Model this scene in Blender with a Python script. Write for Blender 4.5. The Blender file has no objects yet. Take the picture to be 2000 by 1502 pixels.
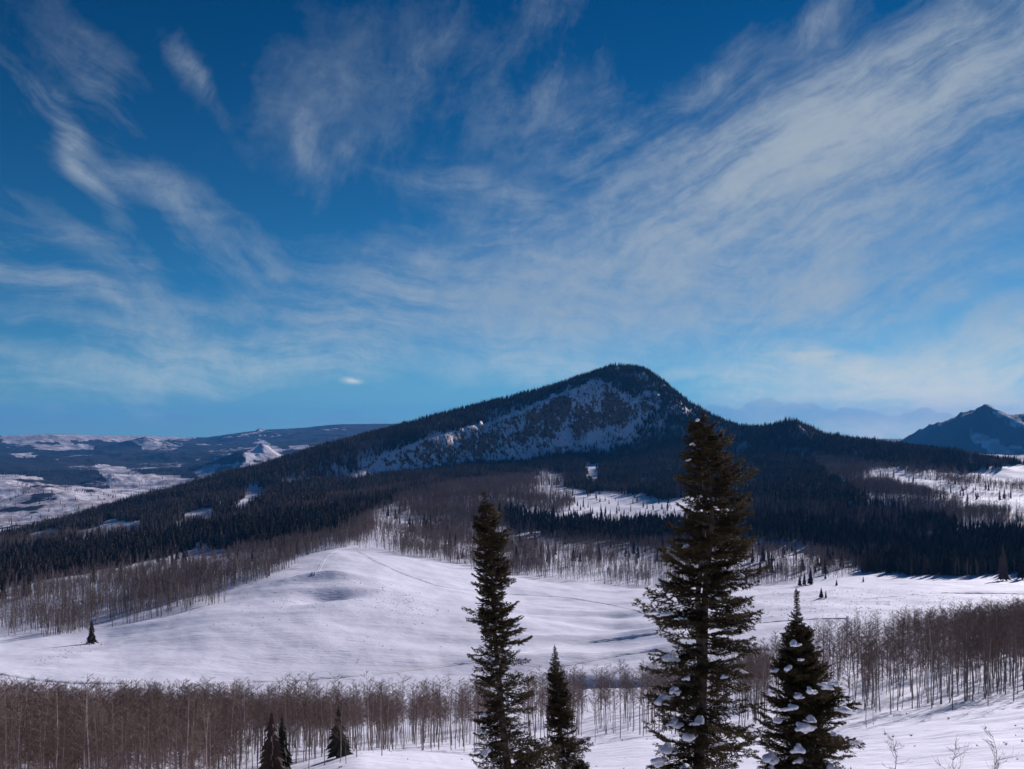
import bpy, math, random
import numpy as np
from mathutils import Vector, Matrix

# ============================================================ camera, light, sky
S = bpy.context.scene
COL = S.collection
F = 1732.0            # focal length in photo pixels (2000 wide)
HV = 840.0            # row of the true horizon
D2R = math.radians

cd = bpy.data.cameras.new('camera'); cam = bpy.data.objects.new('camera', cd); COL.objects.link(cam)
cam.location = (0, 0, 0); cam.rotation_euler = (math.pi/2, 0, 0)
cd.sensor_width = 36.0; cd.lens = F/2000*36; cd.shift_y = (HV-751)/2000
cd.clip_start = .1; cd.clip_end = 60000
S.camera = cam

SUN_AZ, SUN_EL = D2R(40), D2R(19.5)
sund = bpy.data.lights.new('sun', 'SUN'); sund.energy = 5.0; sund.angle = D2R(.5); sund.color = (1.0, .92, .965)
sun = bpy.data.objects.new('sun', sund); COL.objects.link(sun)
sdir = Vector((math.sin(SUN_AZ)*math.cos(SUN_EL), math.cos(SUN_AZ)*math.cos(SUN_EL), math.sin(SUN_EL)))
sun.rotation_euler = sdir.to_track_quat('Z', 'Y').to_euler()

S.view_settings.view_transform = 'Standard'; S.view_settings.look = 'None'
S.view_settings.exposure = 0.22; S.view_settings.gamma = 1.0; S.view_settings.use_curve_mapping = False
cy = S.cycles
cy.max_bounces = 5; cy.diffuse_bounces = 3; cy.glossy_bounces = 2; cy.transmission_bounces = 2
cy.transparent_max_bounces = 6; cy.volume_bounces = 0
cy.use_adaptive_sampling = True; cy.adaptive_threshold = .015; cy.time_limit = 900
cy.sample_clamp_indirect = 6

W = bpy.data.worlds.new('World'); S.world = W; W.use_nodes = True
SKY_STRENGTH = .08
def build_world():
    nt = W.node_tree; nt.nodes.clear(); N = nt.nodes.new; L = nt.links.new
    def math_(op, a, b=None, c=None, clamp=False):
        n = N('ShaderNodeMath'); n.operation = op; n.use_clamp = clamp
        for i, x in enumerate((a, b, c)):
            if x is None: continue
            if isinstance(x, (int, float)): n.inputs[i].default_value = x
            else: L(x, n.inputs[i])
        return n.outputs[0]
    def vmath(op, a, b=None):
        n = N('ShaderNodeVectorMath'); n.operation = op
        for i, x in enumerate((a, b)):
            if x is None: continue
            if isinstance(x, tuple): n.inputs[i].default_value = x
            else: L(x, n.inputs[i])
        return n
    def comb(x, y, z=0.0):
        n = N('ShaderNodeCombineXYZ')
        for i, v in enumerate((x, y, z)):
            if isinstance(v, (int, float)): n.inputs[i].default_value = v
            else: L(v, n.inputs[i])
        return n.outputs[0]
    def noise(vec, scale, detail, rough=.55, dist=0.0, lac=2.0):
        n = N('ShaderNodeTexNoise'); n.noise_dimensions = '3D'
        L(vec, n.inputs['Vector']); n.inputs['Scale'].default_value = scale; n.inputs['Detail'].default_value = detail
        n.inputs['Roughness'].default_value = rough; n.inputs['Distortion'].default_value = dist; n.inputs['Lacunarity'].default_value = lac
        return n.outputs['Fac']
    def sstep(x, lo, hi):
        n = N('ShaderNodeMapRange'); n.interpolation_type = 'SMOOTHSTEP'
        n.inputs[1].default_value = lo; n.inputs[2].default_value = hi; L(x, n.inputs[0]); return n.outputs[0]
    def mixc(f, a, b):
        n = N('ShaderNodeMix'); n.data_type = 'RGBA'
        if isinstance(f, (int, float)): n.inputs[0].default_value = f
        else: L(f, n.inputs[0])
        for i, x in ((6, a), (7, b)):
            if isinstance(x, tuple): n.inputs[i].default_value = x+(1,)
            else: L(x, n.inputs[i])
        return n.outputs[2]
    tc = N('ShaderNodeTexCoord').outputs['Generated']
    sp = N('ShaderNodeSeparateXYZ'); L(tc, sp.inputs[0])
    az = math_('ARCTAN2', sp.outputs[0], sp.outputs[1])
    el = math_('ARCSINE', sp.outputs[2])
    P = comb(az, el)
    # two warps, broad and fine, shared by all the cirrus
    def warp(scale, amt, off):
        q = vmath('ADD', P, off).outputs[0]
        n = N('ShaderNodeTexNoise'); L(q, n.inputs['Vector']); n.inputs['Scale'].default_value = scale; n.inputs['Detail'].default_value = 3
        s = vmath('SUBTRACT', n.outputs['Color'], (.5, .5, .5)).outputs[0]
        m = N('ShaderNodeVectorMath'); m.operation = 'SCALE'; L(s, m.inputs[0]); m.inputs['Scale'].default_value = amt
        return m.outputs[0]
    PW = vmath('ADD', vmath('ADD', P, warp(3.0, .10, (3, 1, 0))).outputs[0], warp(11, .035, (7, 4, 2))).outputs[0]
    PB = vmath('ADD', P, warp(5.0, .17, (1, 9, 4))).outputs[0]     # for the outlines of the banks
    def fibres(ang, sl, ss, off, lo, hi):
        a = D2R(ang); ca, sa = math.cos(a), -math.sin(a)   # image clockwise = elevation down
        x = vmath('DOT_PRODUCT', PW, (ca*sl, sa*sl, 0)).outputs['Value']
        y = vmath('DOT_PRODUCT', PW, (-sa*ss, ca*ss, 0)).outputs['Value']
        f = noise(comb(x, y, off), 1.0, 9, .66)
        return sstep(f, lo+.06, hi-.05)
    FB = {'h': fibres(4, 4.5, 26, 1.3, .30, .72), 'r': fibres(-27, 5, 22, 4.1, .28, .74),
          'd': fibres(38, 5, 24, 7.7, .30, .72), 'v': fibres(-68, 9, 22, 9.2, .33, .80),
          's': sstep(noise(PW, 6, 6, .6), .28, .75)}
    def n01(u, v): return math.atan((u-1000)/F), math.atan((HV-v)/math.hypot(F, u-1000))
    def blobs(lst):
        acc = None
        for (u, v, su, sv, rot, amp) in lst:
            x0, y0 = n01(u, v); k = 1/F; fx = math.cos(x0)**2
            a = D2R(rot); ca, sa = math.cos(a), -math.sin(a)
            d = vmath('SUBTRACT', PB, (x0, y0, 0)).outputs[0]
            sx, sy = su*k*fx*1.25, sv*k*fx*1.25
            p = vmath('DOT_PRODUCT', d, (ca/sx, sa/sx, 0)).outputs['Value']
            q = vmath('DOT_PRODUCT', d, (-sa/sy, ca/sy, 0)).outputs['Value']
            r2 = math_('MULTIPLY_ADD', q, q, math_('MULTIPLY', p, p))
            e = math_('MULTIPLY', math_('POWER', 2.0, math_('MULTIPLY', r2, -1.0)), amp)
            acc = e if acc is None else math_('ADD', acc, e)
        return acc
    BL = {
     'r': [(1770, 190, 250, 75, -28, 1.0), (1620, 290, 170, 70, -28, .9), (1400, 430, 280, 80, -14, .65), (1570, 555, 100, 38, -42, .9),
           (1915, 370, 130, 45, -30, .45), (1900, 500, 220, 22, -16, .40), (1880, 700, 200, 50, -18, 2.0), (1260, 210, 150, 45, -20, .30),
           (1900, 590, 160, 25, -18, .35), (1420, 300, 220, 90, -10, .30)],
     'h': [(1150, 570, 330, 55, 0, .40), (1600, 705, 110, 28, -8, 1.5), (1890, 765, 190, 26, 5, 2.6), (1750, 815, 180, 16, 0, 2.0), (960, 400, 95, 24, 6, .36),
           (290, 385, 120, 20, 10, .28), (110, 480, 160, 26, 10, .30), (70, 572, 140, 20, 8, .42), (350, 620, 360, 50, 6, .30),
           (750, 610, 170, 30, 8, .34), (400, 715, 600, 40, 0, .22), (1000, 690, 240, 30, 5, .25), (1320, 500, 220, 60, 0, .35)],
     'd': [(110, 300, 120, 22, 48, .60), (400, 430, 80, 32, 30, .24), (510, 505, 45, 36, 50, .22), (230, 520, 140, 22, 24, .26), (160, 190, 90, 40, 60, .2)],
     'v': [(820, 150, 110, 26, -74, .28), (700, 320, 45, 18, -60, .26), (625, 290, 55, 22, -80, .34), (342, 165, 45, 18, 60, .40),
           (1430, 105, 70, 30, -45, .30), (1585, 60, 50, 22, -45, .34), (1090, 195, 90, 35, -40, .24), (1030, 60, 150, 60, -55, .15), (1650, 10, 50, 20, -40, .3)],
     's': [(620, 190, 150, 90, 0, .26), (60, 60, 100, 70, 20, .12), (850, 60, 180, 60, 0, .10), (1700, 420, 400, 160, -15, .18), (1300, 640, 500, 90, 0, .14)],
    }
    dens = None
    for k in BL:
        t = math_('MULTIPLY', blobs(BL[k]), math_('MULTIPLY_ADD', FB[k], 1.12, .20))
        dens = t if dens is None else math_('ADD', dens, t)
    # the same cirrus carries on, thin, round the rest of the sky
    side = sstep(math_('ABSOLUTE', az), .62, 1.1)
    back = math_('SUBTRACT', 1.0, sstep(math_('ABSOLUTE', az), 2.3, 3.0))
    dens = math_('ADD', dens, math_('MULTIPLY', math_('MULTIPLY', side, back), math_('MULTIPLY', FB['r'], .14)))
    dens = math_('ADD', dens, math_('MULTIPLY', math_('MULTIPLY', FB['s'], FB['h']), .04))
    fine = sstep(noise(PW, 46, 5, .7), .34, .68)
    dens = math_('MULTIPLY', dens, math_('MULTIPLY_ADD', fine, .38, .78))
    dens = math_('MAXIMUM', math_('SUBTRACT', dens, .06), 0.0)
    dens = math_('SUBTRACT', 1.0, math_('POWER', 2.718, math_('MULTIPLY', dens, -1.35)))
    dens = math_('MULTIPLY', dens, .95)
    st = N('ShaderNodeTexSky'); st.sky_type = 'NISHITA'; st.sun_disc = False
    st.sun_elevation = SUN_EL; st.sun_rotation = SUN_AZ; st.altitude = 2600; st.air_density = 1.0; st.dust_density = .35; st.ozone_density = 3.0
    tint = mixc(sstep(el, -.02, .50), SKY_TINT, SKY_TINT_UP)
    base = vmath('MULTIPLY', st.outputs[0], tint).outputs[0]
    # clear air deepens overhead
    base = mixc(math_('MULTIPLY', math_('SUBTRACT', 1.0, sstep(el, -.01, .13)), .30), base, (.36*k_, .46*k_, .52*k_))
    cc = mixc(sstep(el, .0, .15), CLOUD_LOW, CLOUD_HIGH)
    c1 = mixc(dens, base, cc)
    # flat grey-blue cloud bank just above the horizon
    hn = noise(comb(math_('MULTIPLY', az, 13.0), math_('MULTIPLY', el, 3.0)), 1.0, 3, .5)
    x1, y1 = n01(1500, 800)
    hump = math_('POWER', 2.0, math_('MULTIPLY', math_('POWER', math_('MULTIPLY', math_('SUBTRACT', az, x1), 11.0), 2.0), -1.0))
    top = math_('ADD', math_('MULTIPLY_ADD', hn, .055, -.014), math_('MULTIPLY', math_('MULTIPLY', hump, hn), .035))
    bank = sstep(math_('SUBTRACT', top, el), -.0012, .0022)
    c2 = mixc(math_('MULTIPLY', math_('MULTIPLY', bank, sstep(el, -.004, .016)), .33), c1, BANK)
    # one small lit puff
    x0, y0 = n01(689, 744)
    d = vmath('SUBTRACT', vmath('ADD', P, warp(60, .006, (2, 2, 1))).outputs[0], (x0, y0, 0)).outputs[0]
    p = vmath('DOT_PRODUCT', d, (F/13, 0, 0)).outputs['Value']; q = vmath('DOT_PRODUCT', d, (0, F/5, 0)).outputs['Value']
    r2 = math_('MULTIPLY_ADD', q, q, math_('MULTIPLY', p, p))
    c3 = mixc(math_('MULTIPLY', math_('POWER', 2.0, math_('MULTIPLY', r2, -1.0)), .7), c2, CLOUD_LOW)
    bg = N('ShaderNodeBackground'); L(c3, bg.inputs[0]); bg.inputs[1].default_value = SKY_STRENGTH
    o = N('ShaderNodeOutputWorld'); L(bg.outputs[0], o.inputs[0])
k_ = 1/SKY_STRENGTH
SKY_TINT = (.18, .59, .76)
SKY_TINT_UP = (.0, .29, .49)
CLOUD_HIGH = (.32*k_, .38*k_, .44*k_)
CLOUD_LOW = (.74*k_, .75*k_, .66*k_)
BANK = (.17*k_, .27*k_, .40*k_)
build_world()

# ============================================================ helpers
rng = np.random.default_rng(7); random.seed(7)
_perm = np.random.default_rng(3).permutation(4096).astype(np.int64)
_ga = np.random.default_rng(4).uniform(0, 2*np.pi, 4096)
_gx, _gy = np.cos(_ga), np.sin(_ga)
def pn(x, y, seed=0):
    xi = np.floor(x).astype(np.int64); yi = np.floor(y).astype(np.int64); xf = x-xi; yf = y-yi
    def g(i, j, dx, dy):
        h = _perm[(_perm[(i+seed*131) & 4095]+j) & 4095]
        return _gx[h]*dx+_gy[h]*dy
    u = xf*xf*xf*(xf*(xf*6-15)+10); v = yf*yf*yf*(yf*(yf*6-15)+10)
    a = g(xi, yi, xf, yf); b = g(xi+1, yi, xf-1, yf); c = g(xi, yi+1, xf, yf-1); d = g(xi+1, yi+1, xf-1, yf-1)
    return 1.5*((a*(1-u)+b*u)*(1-v)+(c*(1-u)+d*u)*v)
def fbm(x, y, wl, octv=4, gain=.5, seed=0):
    s = 0; a = 1; x = x/wl; y = y/wl
    for o in range(octv):
        s = s+a*pn(x, y, seed+o); x = x*2.03+11.3; y = y*2.03-7.1; a *= gain
    return s
def ridged(x, y, wl, octv=4, gain=.5, seed=0):
    s = 0; a = 1; x = x/wl; y = y/wl
    for o in range(octv):
        s = s+a*(1-2*np.abs(pn(x, y, seed+o))); x = x*2.07+5.3; y = y*2.07-3.7; a *= gain
    return s
def ss(x, a, b):
    t = np.clip((x-a)/(b-a), 0, 1); return t*t*(3-2*t)
def tag(o, label=None, cat=None, group=None, kind=None):
    if label: o['label'] = label
    if cat: o['category'] = cat
    if group: o['group'] = group
    if kind: o['kind'] = kind
    return o

# ============================================================ terrain
def lay(*pts):
    a = np.array(pts, float); return lambda u: np.interp(u, a[:, 0], a[:, 1])
UC = np.arange(-600, 2601, 8.0)
crest_r = lay((-600, 1250), (0, 1300), (200, 1450), (400, 1600), (600, 1750), (800, 1900), (1000, 2060), (1200, 2200), (1300, 2150), (1400, 2020), (1600, 1820), (1800, 1700), (2000, 1620), (2600, 1600))
crest_v = lay((-600, 1100), (0, 1060), (100, 1028), (200, 998), (300, 972), (400, 948), (500, 921), (600, 889), (700, 858), (800, 834), (900, 808), (1000, 782), (1100, 751), (1150, 735), (1200, 722), (1260, 724), (1300, 752), (1350, 797), (1400, 820), (1450, 840), (1500, 842), (1540, 830), (1570, 836), (1620, 858), (1700, 870), (1800, 879), (1900, 898), (2000, 909), (2600, 922))
def const(c): return lambda u: np.full_like(u, float(c))
edge_v = lay((-600, 1600), (0, 1560), (400, 1575), (500, 1530), (600, 1496), (700, 1471), (800, 1473), (950, 1482), (1100, 1466), (1250, 1448), (1450, 1438), (1640, 1418), (1800, 1393), (2000, 1358), (2600, 1290))
edge_r = lay((-600, 85), (400, 88), (700, 96), (1100, 100), (1640, 106), (2000, 120), (2600, 125))
far_v = lay((-600, 846), (0, 852), (100, 848), (200, 850), (330, 853), (400, 855), (450, 848), (520, 840), (600, 835), (640, 830), (700, 829), (800, 828), (1000, 830), (1300, 848), (1600, 857), (1750, 858), (2000, 860), (2600, 860))
LAYERS = [
 (const(3), const(HV+F*1.9/3)),
 (const(12), const(HV+F*6.2/12)),
 (const(30), const(HV+F*14.0/30)),
 (const(56), lay((-600, 1660), (400, 1620), (700, 1560), (1100, 1545), (1600, 1525), (2000, 1512), (2600, 1490))),
 (edge_r, edge_v),
 (lambda u: edge_r(u)+35, lambda u: np.interp(u, [-600, 0, 700, 1100, 1640, 2000, 2600], [1500, 1490, 1462, 1448, 1388, 1332, 1290])),
 (const(200), lay((-600, 1440), (0, 1435), (700, 1428), (1100, 1395), (1400, 1370), (1640, 1318), (2000, 1288), (2600, 1270))),
 (const(265), lay((-600, 1345), (0, 1337), (300, 1336), (700, 1332), (1000, 1330), (1260, 1325), (1450, 1290), (1640, 1272), (2000, 1255), (2600, 1250))),
 (const(350), lay((-600, 1290), (0, 1278), (200, 1262), (400, 1228), (600, 1212), (800, 1212), (1000, 1222), (1200, 1232), (1400, 1222), (1600, 1205), (2600, 1195))),
 (const(460), lay((-600, 1245), (0, 1232), (200, 1205), (400, 1160), (550, 1130), (650, 1122), (740, 1128), (850, 1148), (1000, 1165), (1200, 1172), (1400, 1165), (1600, 1158), (2600, 1150))),
 (lay((-600, 570), (400, 570), (650, 590), (1000, 560), (1400, 570), (2000, 600), (2600, 620)),
  lay((-600, 1205), (0, 1190), (200, 1155), (400, 1120), (550, 1092), (650, 1070), (750, 1076), (850, 1095), (1000, 1127), (1200, 1143), (1400, 1143), (1650, 1128), (2600, 1120))),
 (const(800), lay((-600, 1140), (0, 1125), (200, 1105), (400, 1075), (600, 1040), (700, 1022), (1000, 1050), (1200, 1065), (1400, 1062), (2600, 1060))),
 (const(1120), lay((-600, 1110), (0, 1078), (200, 1042), (400, 1012), (600, 985), (800, 975), (1000, 980), (1200, 992), (1400, 990), (1600, 975), (1800, 975), (2600, 985))),
 (lay((-600, 1190), (0, 1230), (400, 1400), (700, 1590), (1000, 1780), (1200, 1900), (1400, 1800), (1600, 1600), (2000, 1430), (2600, 1400)),
  lay((-600, 1103), (0, 1066), (200, 1018), (400, 980), (600, 950), (700, 943), (800, 928), (1000, 906), (1200, 882), (1300, 872), (1400, 885), (1600, 905), (1800, 912), (2000, 940), (2600, 950))),
 (lay((-600, 1215), (0, 1265), (400, 1445), (700, 1632), (860, 1745), (1000, 1912), (1170, 2050), (1300, 2030), (1400, 1930), (1600, 1730), (2000, 1530), (2600, 1500)),
  lay((-600, 1101), (0, 1063), (200, 1006), (400, 962), (600, 915), (660, 903), (750, 880), (860, 848), (960, 824), (1040, 795), (1100, 770), (1170, 745), (1230, 750), (1300, 775), (1350, 812), (1400, 838), (1500, 860), (1600, 868), (1800, 890), (2000, 922), (2600, 936))),
 (crest_r, crest_v),
 (lambda u: crest_r(u)+330, lambda u: crest_v(u)+np.interp(u, [0, 600, 1200, 2600], [32, 60, 90, 50])),
 (const(2900), lay((-600, 1030), (0, 1018), (200, 1000), (400, 985), (600, 960), (800, 930), (1400, 900), (2000, 920), (2600, 920))),
 (const(3800), lay((-600, 975), (0, 962), (200, 960), (400, 945), (600, 925), (800, 900), (1400, 890), (2600, 912))),
 (const(5200), lay((-600, 930), (0, 925), (200, 922), (400, 910), (600, 895), (800, 880), (1400, 885), (1800, 895), (2600, 905))),
 (const(7500), lay((-600, 890), (0, 888), (400, 882), (600, 868), (800, 852), (1300, 866), (2600, 876))),
 (const(11000), far_v),
 (const(14000), lambda u: far_v(u)+16),
 (const(21000), lambda u: far_v(u)+22),
]
cosC = 1/np.sqrt(1+((UC-1000)/F)**2)
KR = np.array([np.log(r(UC)) for r, v in LAYERS])                # layers x columns
KG = np.array([(HV-v(UC))/F for r, v in LAYERS])*cosC            # z / radial distance
RG = np.linspace(math.log(3), math.log(21000), 1800)
def pchip_cols(X, Y, xq):
    h = np.diff(X, axis=0); dl = np.diff(Y, axis=0)/h; n = X.shape[0]
    m = np.zeros_like(Y)
    w1 = 2*h[1:]+h[:-1]; w2 = h[1:]+2*h[:-1]
    same = dl[:-1]*dl[1:] > 0
    with np.errstate(divide='ignore', invalid='ignore'):
        hm = (w1+w2)/(w1/dl[:-1]+w2/dl[1:])
    m[1:-1] = np.where(same, hm, 0); m[0] = dl[0]; m[-1] = dl[-1]
    out = np.empty((len(xq), X.shape[1]))
    for c in range(X.shape[1]):
        k = np.clip(np.searchsorted(X[:, c], xq)-1, 0, n-2)
        H = h[k, c]; t = np.clip((xq-X[k, c])/H, 0, 1)
        y0, y1, m0, m1 = Y[k, c], Y[k+1, c], m[k, c]*H, m[k+1, c]*H
        out[:, c] = (2*t**3-3*t**2+1)*y0+(t**3-2*t**2+t)*m0+(-2*t**3+3*t**2)*y1+(t**3-t**2)*m1
    return out
# interpolate the height itself (slopes between knots stay even)
KZ = KG*np.exp(KR)
RT = np.exp(RG)
ZT = pchip_cols(np.exp(KR), KZ, RT)
ker = np.exp(-np.linspace(-2, 2, 9)**2); ker /= ker.sum()
ZP = np.pad(ZT, ((0, 0), (4, 4)), mode='edge')
ZT = sum(ker[i]*ZP[:, i:i+ZT.shape[1]] for i in range(9))
# round the knots off a little along the view as well
ZQ = np.pad(ZT, ((3, 3), (0, 0)), mode='edge'); k2 = np.array([.05, .12, .2, .26, .2, .12, .05])
ZT = sum(k2[i]*ZQ[i:i+ZT.shape[0]] for i in range(7))

def base_z(u, r):
    fu = np.clip((u+600)/8, 0, len(UC)-1.001); iu = fu.astype(int); fu = fu-iu
    fr = np.clip((np.log(r)-RG[0])/(RG[1]-RG[0]), 0, len(RG)-1.001); ir = fr.astype(int); fr = fr-ir
    z = (ZT[ir, iu]*(1-fu)+ZT[ir, iu+1]*fu)*(1-fr)+(ZT[ir+1, iu]*(1-fu)+ZT[ir+1, iu+1]*fu)*fr
    return z
# --- masks drawn on the visible ground
MS = 4
def raster(polys, x0=-400, x1=2400, y0=650, y1=1502):
    nx, ny = int((x1-x0)/MS), int((y1-y0)/MS)
    X, Y = np.meshgrid(x0+MS*(np.arange(nx)+.5), y0+MS*(np.arange(ny)+.5)); M = np.zeros(X.shape)
    for poly, val in polys:
        ins = np.zeros(X.shape, bool); p = np.array(poly, float)
        for i in range(len(p)):
            xa, ya = p[i]; xb, yb = p[i-1]
            if ya == yb: continue
            c = ((ya > Y) != (yb > Y)) & (X < (xb-xa)*(Y-ya)/(yb-ya)+xa); ins ^= c
        M[ins] = val
    return (M, x0, y0)
def look(M, u, v):
    A, x0, y0 = M; i = ((u-x0)/MS).astype(int); j = ((v-y0)/MS).astype(int)
    ok = (i >= 0) & (i < A.shape[1]) & (j >= 0) & (j < A.shape[0])
    return np.where(ok, A[np.clip(j, 0, A.shape[0]-1), np.clip(i, 0, A.shape[1]-1)], 0)
FACE = raster([([(640, 958), (700, 912), (750, 888), (800, 868), (860, 850), (960, 826), (1040, 794), (1095, 770), (1150, 748), (1172, 744), (1192, 757), (1215, 770), (1240, 786), (1258, 772), (1283, 768), (1288, 795), (1258, 820), (1245, 848), (1190, 892), (1120, 878), (1060, 893), (990, 905), (900, 912), (820, 925), (740, 932), (700, 945)], 1),
               ([(1290, 745), (1330, 785), (1375, 815), (1370, 860), (1330, 850), (1300, 800)], .75),
               ([(1405, 825), (1440, 832), (1440, 870), (1408, 870)], .6), ([(1530, 826), (1575, 828), (1640, 862), (1600, 876), (1545, 868)], .8)])
# how bare the rock is on the parts of the face
BARE = raster([([(640, 958), (700, 912), (860, 850), (960, 826), (1040, 794), (1172, 744), (1300, 745), (1375, 815), (1370, 860), (1190, 892), (990, 905), (740, 932)], .52),
   ([(1030, 820), (1055, 798), (1097, 771), (1114, 776), (1113, 802), (1090, 814), (1050, 824)], 1.0), ([(1115, 768), (1150, 748), (1172, 744), (1185, 760), (1178, 790), (1140, 805), (1118, 800)], .40),
   ([(1182, 768), (1200, 768), (1222, 785), (1225, 820), (1196, 832), (1178, 815)], .80), ([(1138, 806), (1175, 800), (1190, 830), (1150, 846), (1120, 838)], .74), ([(1246, 776), (1280, 772), (1282, 796), (1250, 808)], .7),
   ([(1150, 848), (1196, 832), (1200, 850), (1188, 885), (1160, 880), (1148, 862)], .05), ([(1078, 868), (1112, 830), (1118, 845), (1112, 872)], .05), ([(1205, 842), (1245, 815), (1255, 820), (1240, 842), (1205, 858)], .1),
   ([(990, 850), (1050, 822), (1100, 815), (1080, 848), (1010, 868)], .75), ([(880, 880), (960, 842), (985, 850), (930, 885)], .72), ([(700, 940), (760, 905), (800, 910), (740, 935)], .2), ([(960, 905), (1010, 870), (1060, 880), (1040, 895)], .3)])
def uv_of(x, y, z):
    return 1000+F*x/y, HV-F*z/y
# local mounds and hollows of the snowfield: (u, r, half-width across, half-width along, turn, height)
BUMPS = [(645, 405, 15, 15, .25, -5.4), (675, 398, 12, 30, .2, 2.2), (650, 452, 24, 6.5, .12, 2.7), (560, 447, 26, 7, .35, 1.3), (440, 430, 25, 9, .5, .8),
         (560, 400, 20, 20, 0, -1.0), (500, 330, 30, 20, .3, 1.2), (330, 300, 40, 10, .2, .9), (800, 420, 35, 18, -.3, 1.4),
         (1150, 395, 36, 7, -.05, -2.4), (1230, 360, 30, 8, -.4, -2.2), (1130, 330, 50, 6, .12, 1.3), (1180, 300, 50, 5, .25, 1.2), (1150, 285, 40, 4, .3, -1.0),
         (1290, 330, 16, 25, .3, 1.8), (1010, 480, 30, 12, 0, -1.2), (1250, 520, 60, 8, .05, 1.0), (1180, 262, 22, 5, -.35, -3.0), (1500, 420, 50, 12, 0, .9),
         (1700, 470, 70, 12, 0, .8), (250, 390, 30, 10, .3, 1.2), (80, 330, 40, 12, .2, .8), (900, 300, 60, 14, 0, .8)]
# far summits: (u, r, half-width across m, half-width along m, height m, cone?)
PEAKS = [(510, 5600, 150, 190, 95, 1), (283, 8200, 240, 300, 75, 1), (225, 4400, 130, 150, 38, 0), (130, 6200, 300, 200, 40, 0), (470, 4700, 190, 170, 50, 0), (420, 4000, 120, 120, 30, 0),
         (90, 9300, 400, 400, 45, 0), (330, 6500, 200, 200, 40, 0), (1925, 6500, 430, 520, 275, 1), (2075, 6800, 300, 400, 100, 1), (505, 9900, 45, 60, 45, 1)]
def height(x, y, detail=True):
    r = np.hypot(x, y); th = np.arctan2(x, y)
    tc = np.clip(th, math.atan(-1600/F), math.atan(1600/F)); u = 1000+F*np.tan(tc)
    z = base_z(u, r)
    ang = ss(np.abs(th), D2R(58), D2R(115))
    zb = np.where(r < 400, .22*r, 88+.02*(r-400))-1.8*(r < 1e9)
    z = z*(1-ang)+zb*ang
    # rolling relief
    mid = ss(r, 560, 760)*(1-ss(r, 2350, 2900)); 
    z = z+mid*(fbm(x, y, 170, 4, .5, 1)*4.5)
    z = z+ss(r, 700, 1000)*(1-ss(r, 2300, 2700))*ridged(x, y, 260, 3, .5, 5)*2.2
    far = ss(r, 2500, 3400)
    z = z+far*(1-ss(r, 9500, 10800)*.75)*(ridged(x, y, 1500, 6, .5, 8)-.9)*36
    fld = ss(r, 200, 260)*(1-ss(r, 540, 640))
    z = z+fld*(fbm(x, y, 55, 3, .5, 12)*1.0)+(1-ss(r, 600, 800))*ss(r, 20, 60)*fbm(x, y, 13, 3, .5, 15)*.22
    for (bu, br, sa, sr, rot, am) in BUMPS:
        t0 = math.atan((bu-1000)/F); bx, by = br*math.sin(t0), br*math.cos(t0)
        dx, dy = x-bx, y-by; c, s = math.cos(rot), math.sin(rot)
        q = ((dx*c+dy*s)/sa)**2+((-dx*s+dy*c)/sr)**2
        z = z+am*np.exp(-np.minimum(q, 40))
    for (bu, br, sa, sr, am, cone) in PEAKS:
        t0 = math.atan((bu-1000)/F); bx, by = br*math.sin(t0), br*math.cos(t0)
        dx, dy = x-bx, y-by
        near = (np.abs(dx) < 5*sa) & (np.abs(dy) < 5*sr)
        dx, dy, = dx[near], dy[near]
        a = np.arctan2(dy, dx)
        q = np.sqrt((dx/sa)**2+(dy/sr)**2)
        if cone:
            q = q*(1+.10*np.sin(3*a+bu)+.05*np.sin(7*a+bu*.3))+.05*fbm(dx, dy, sa*.5, 4, .6, 21)
            h = np.maximum(0, 1-q*.92)**1.12+.16*np.exp(-q*q*.5)
            h = h+(1-ss(q, .3, 1.3))*.05*ridged(dx, dy, sa*.45, 4, .55, 23)
            if am > 250:                       # long shoulder of the pyramid peak
                wx, wy = dx+fbm(dx, dy, 240, 4, .55, 27)*32, dy+fbm(dx, dy, 240, 4, .55, 29)*32
                q4 = np.max([(wx*math.cos(D2R(a_))+wy*math.sin(D2R(a_)))/w_ for a_, w_ in ((-112, 400), (-30, 440), (55, 480), (172, 350))], axis=0)
                h = np.maximum(0, 1-q4*.86)+(1-ss(q4, .3, 1.4))*.03*ridged(dx, dy, 150, 5, .55, 23)
        else:
            h = np.exp(-q*q)*(1+.25*fbm(dx, dy, sa*.5, 3, .5, 25))
        zz = z[near]; zz += am*h; z[near] = zz
    if detail:
        # crags of the rocky face
        fm = (r > 1300) & (r < 2400) & (np.abs(th) < .6)
        xx, yy = x[fm], y[fm]; uu, vv = uv_of(xx, yy, z[fm])
        m = look(FACE, uu+6*fbm(xx, yy, 40, 2, .5, 33), vv+5*fbm(xx, yy, 30, 2, .5, 31))*(r[fm] < crest_r(uu)+5)
        m = m*(.12+.88*ss(uu, 740, 980))
        zz = z[fm]
        zz += m*(ridged(xx, yy*.6, 62, 6, .62, 35)*8.5-7+fbm(xx, yy*.5, 14, 3, .6, 37)*2.2)
        z[fm] = zz
        # wind ripples near the camera
        nr = (1-ss(r, 130, 190))
        w = fbm(x*.35+y*.1, y+x*.25, 2.2, 3, .6, 41)
        z = z+nr*ss(r, 6, 20)*w*.08
    return z
def ground(u, v, rmin=40, rmax=2600, n=1400):
    """first point of the ground met by the sight line through (u, v)"""
    yy = np.geomspace(rmin, rmax, n); x = (u-1000)/F*yy; z = height(x, yy, False)
    d = z-(HV-v)/F*yy
    k = np.argmax(d > 0) if (d > 0).any() else n-1
    y = yy[k]; x = np.array([(u-1000)/F*y]); y = np.array([y])
    return float(x[0]), float(y[0]), float(height(x, y)[0])

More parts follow.
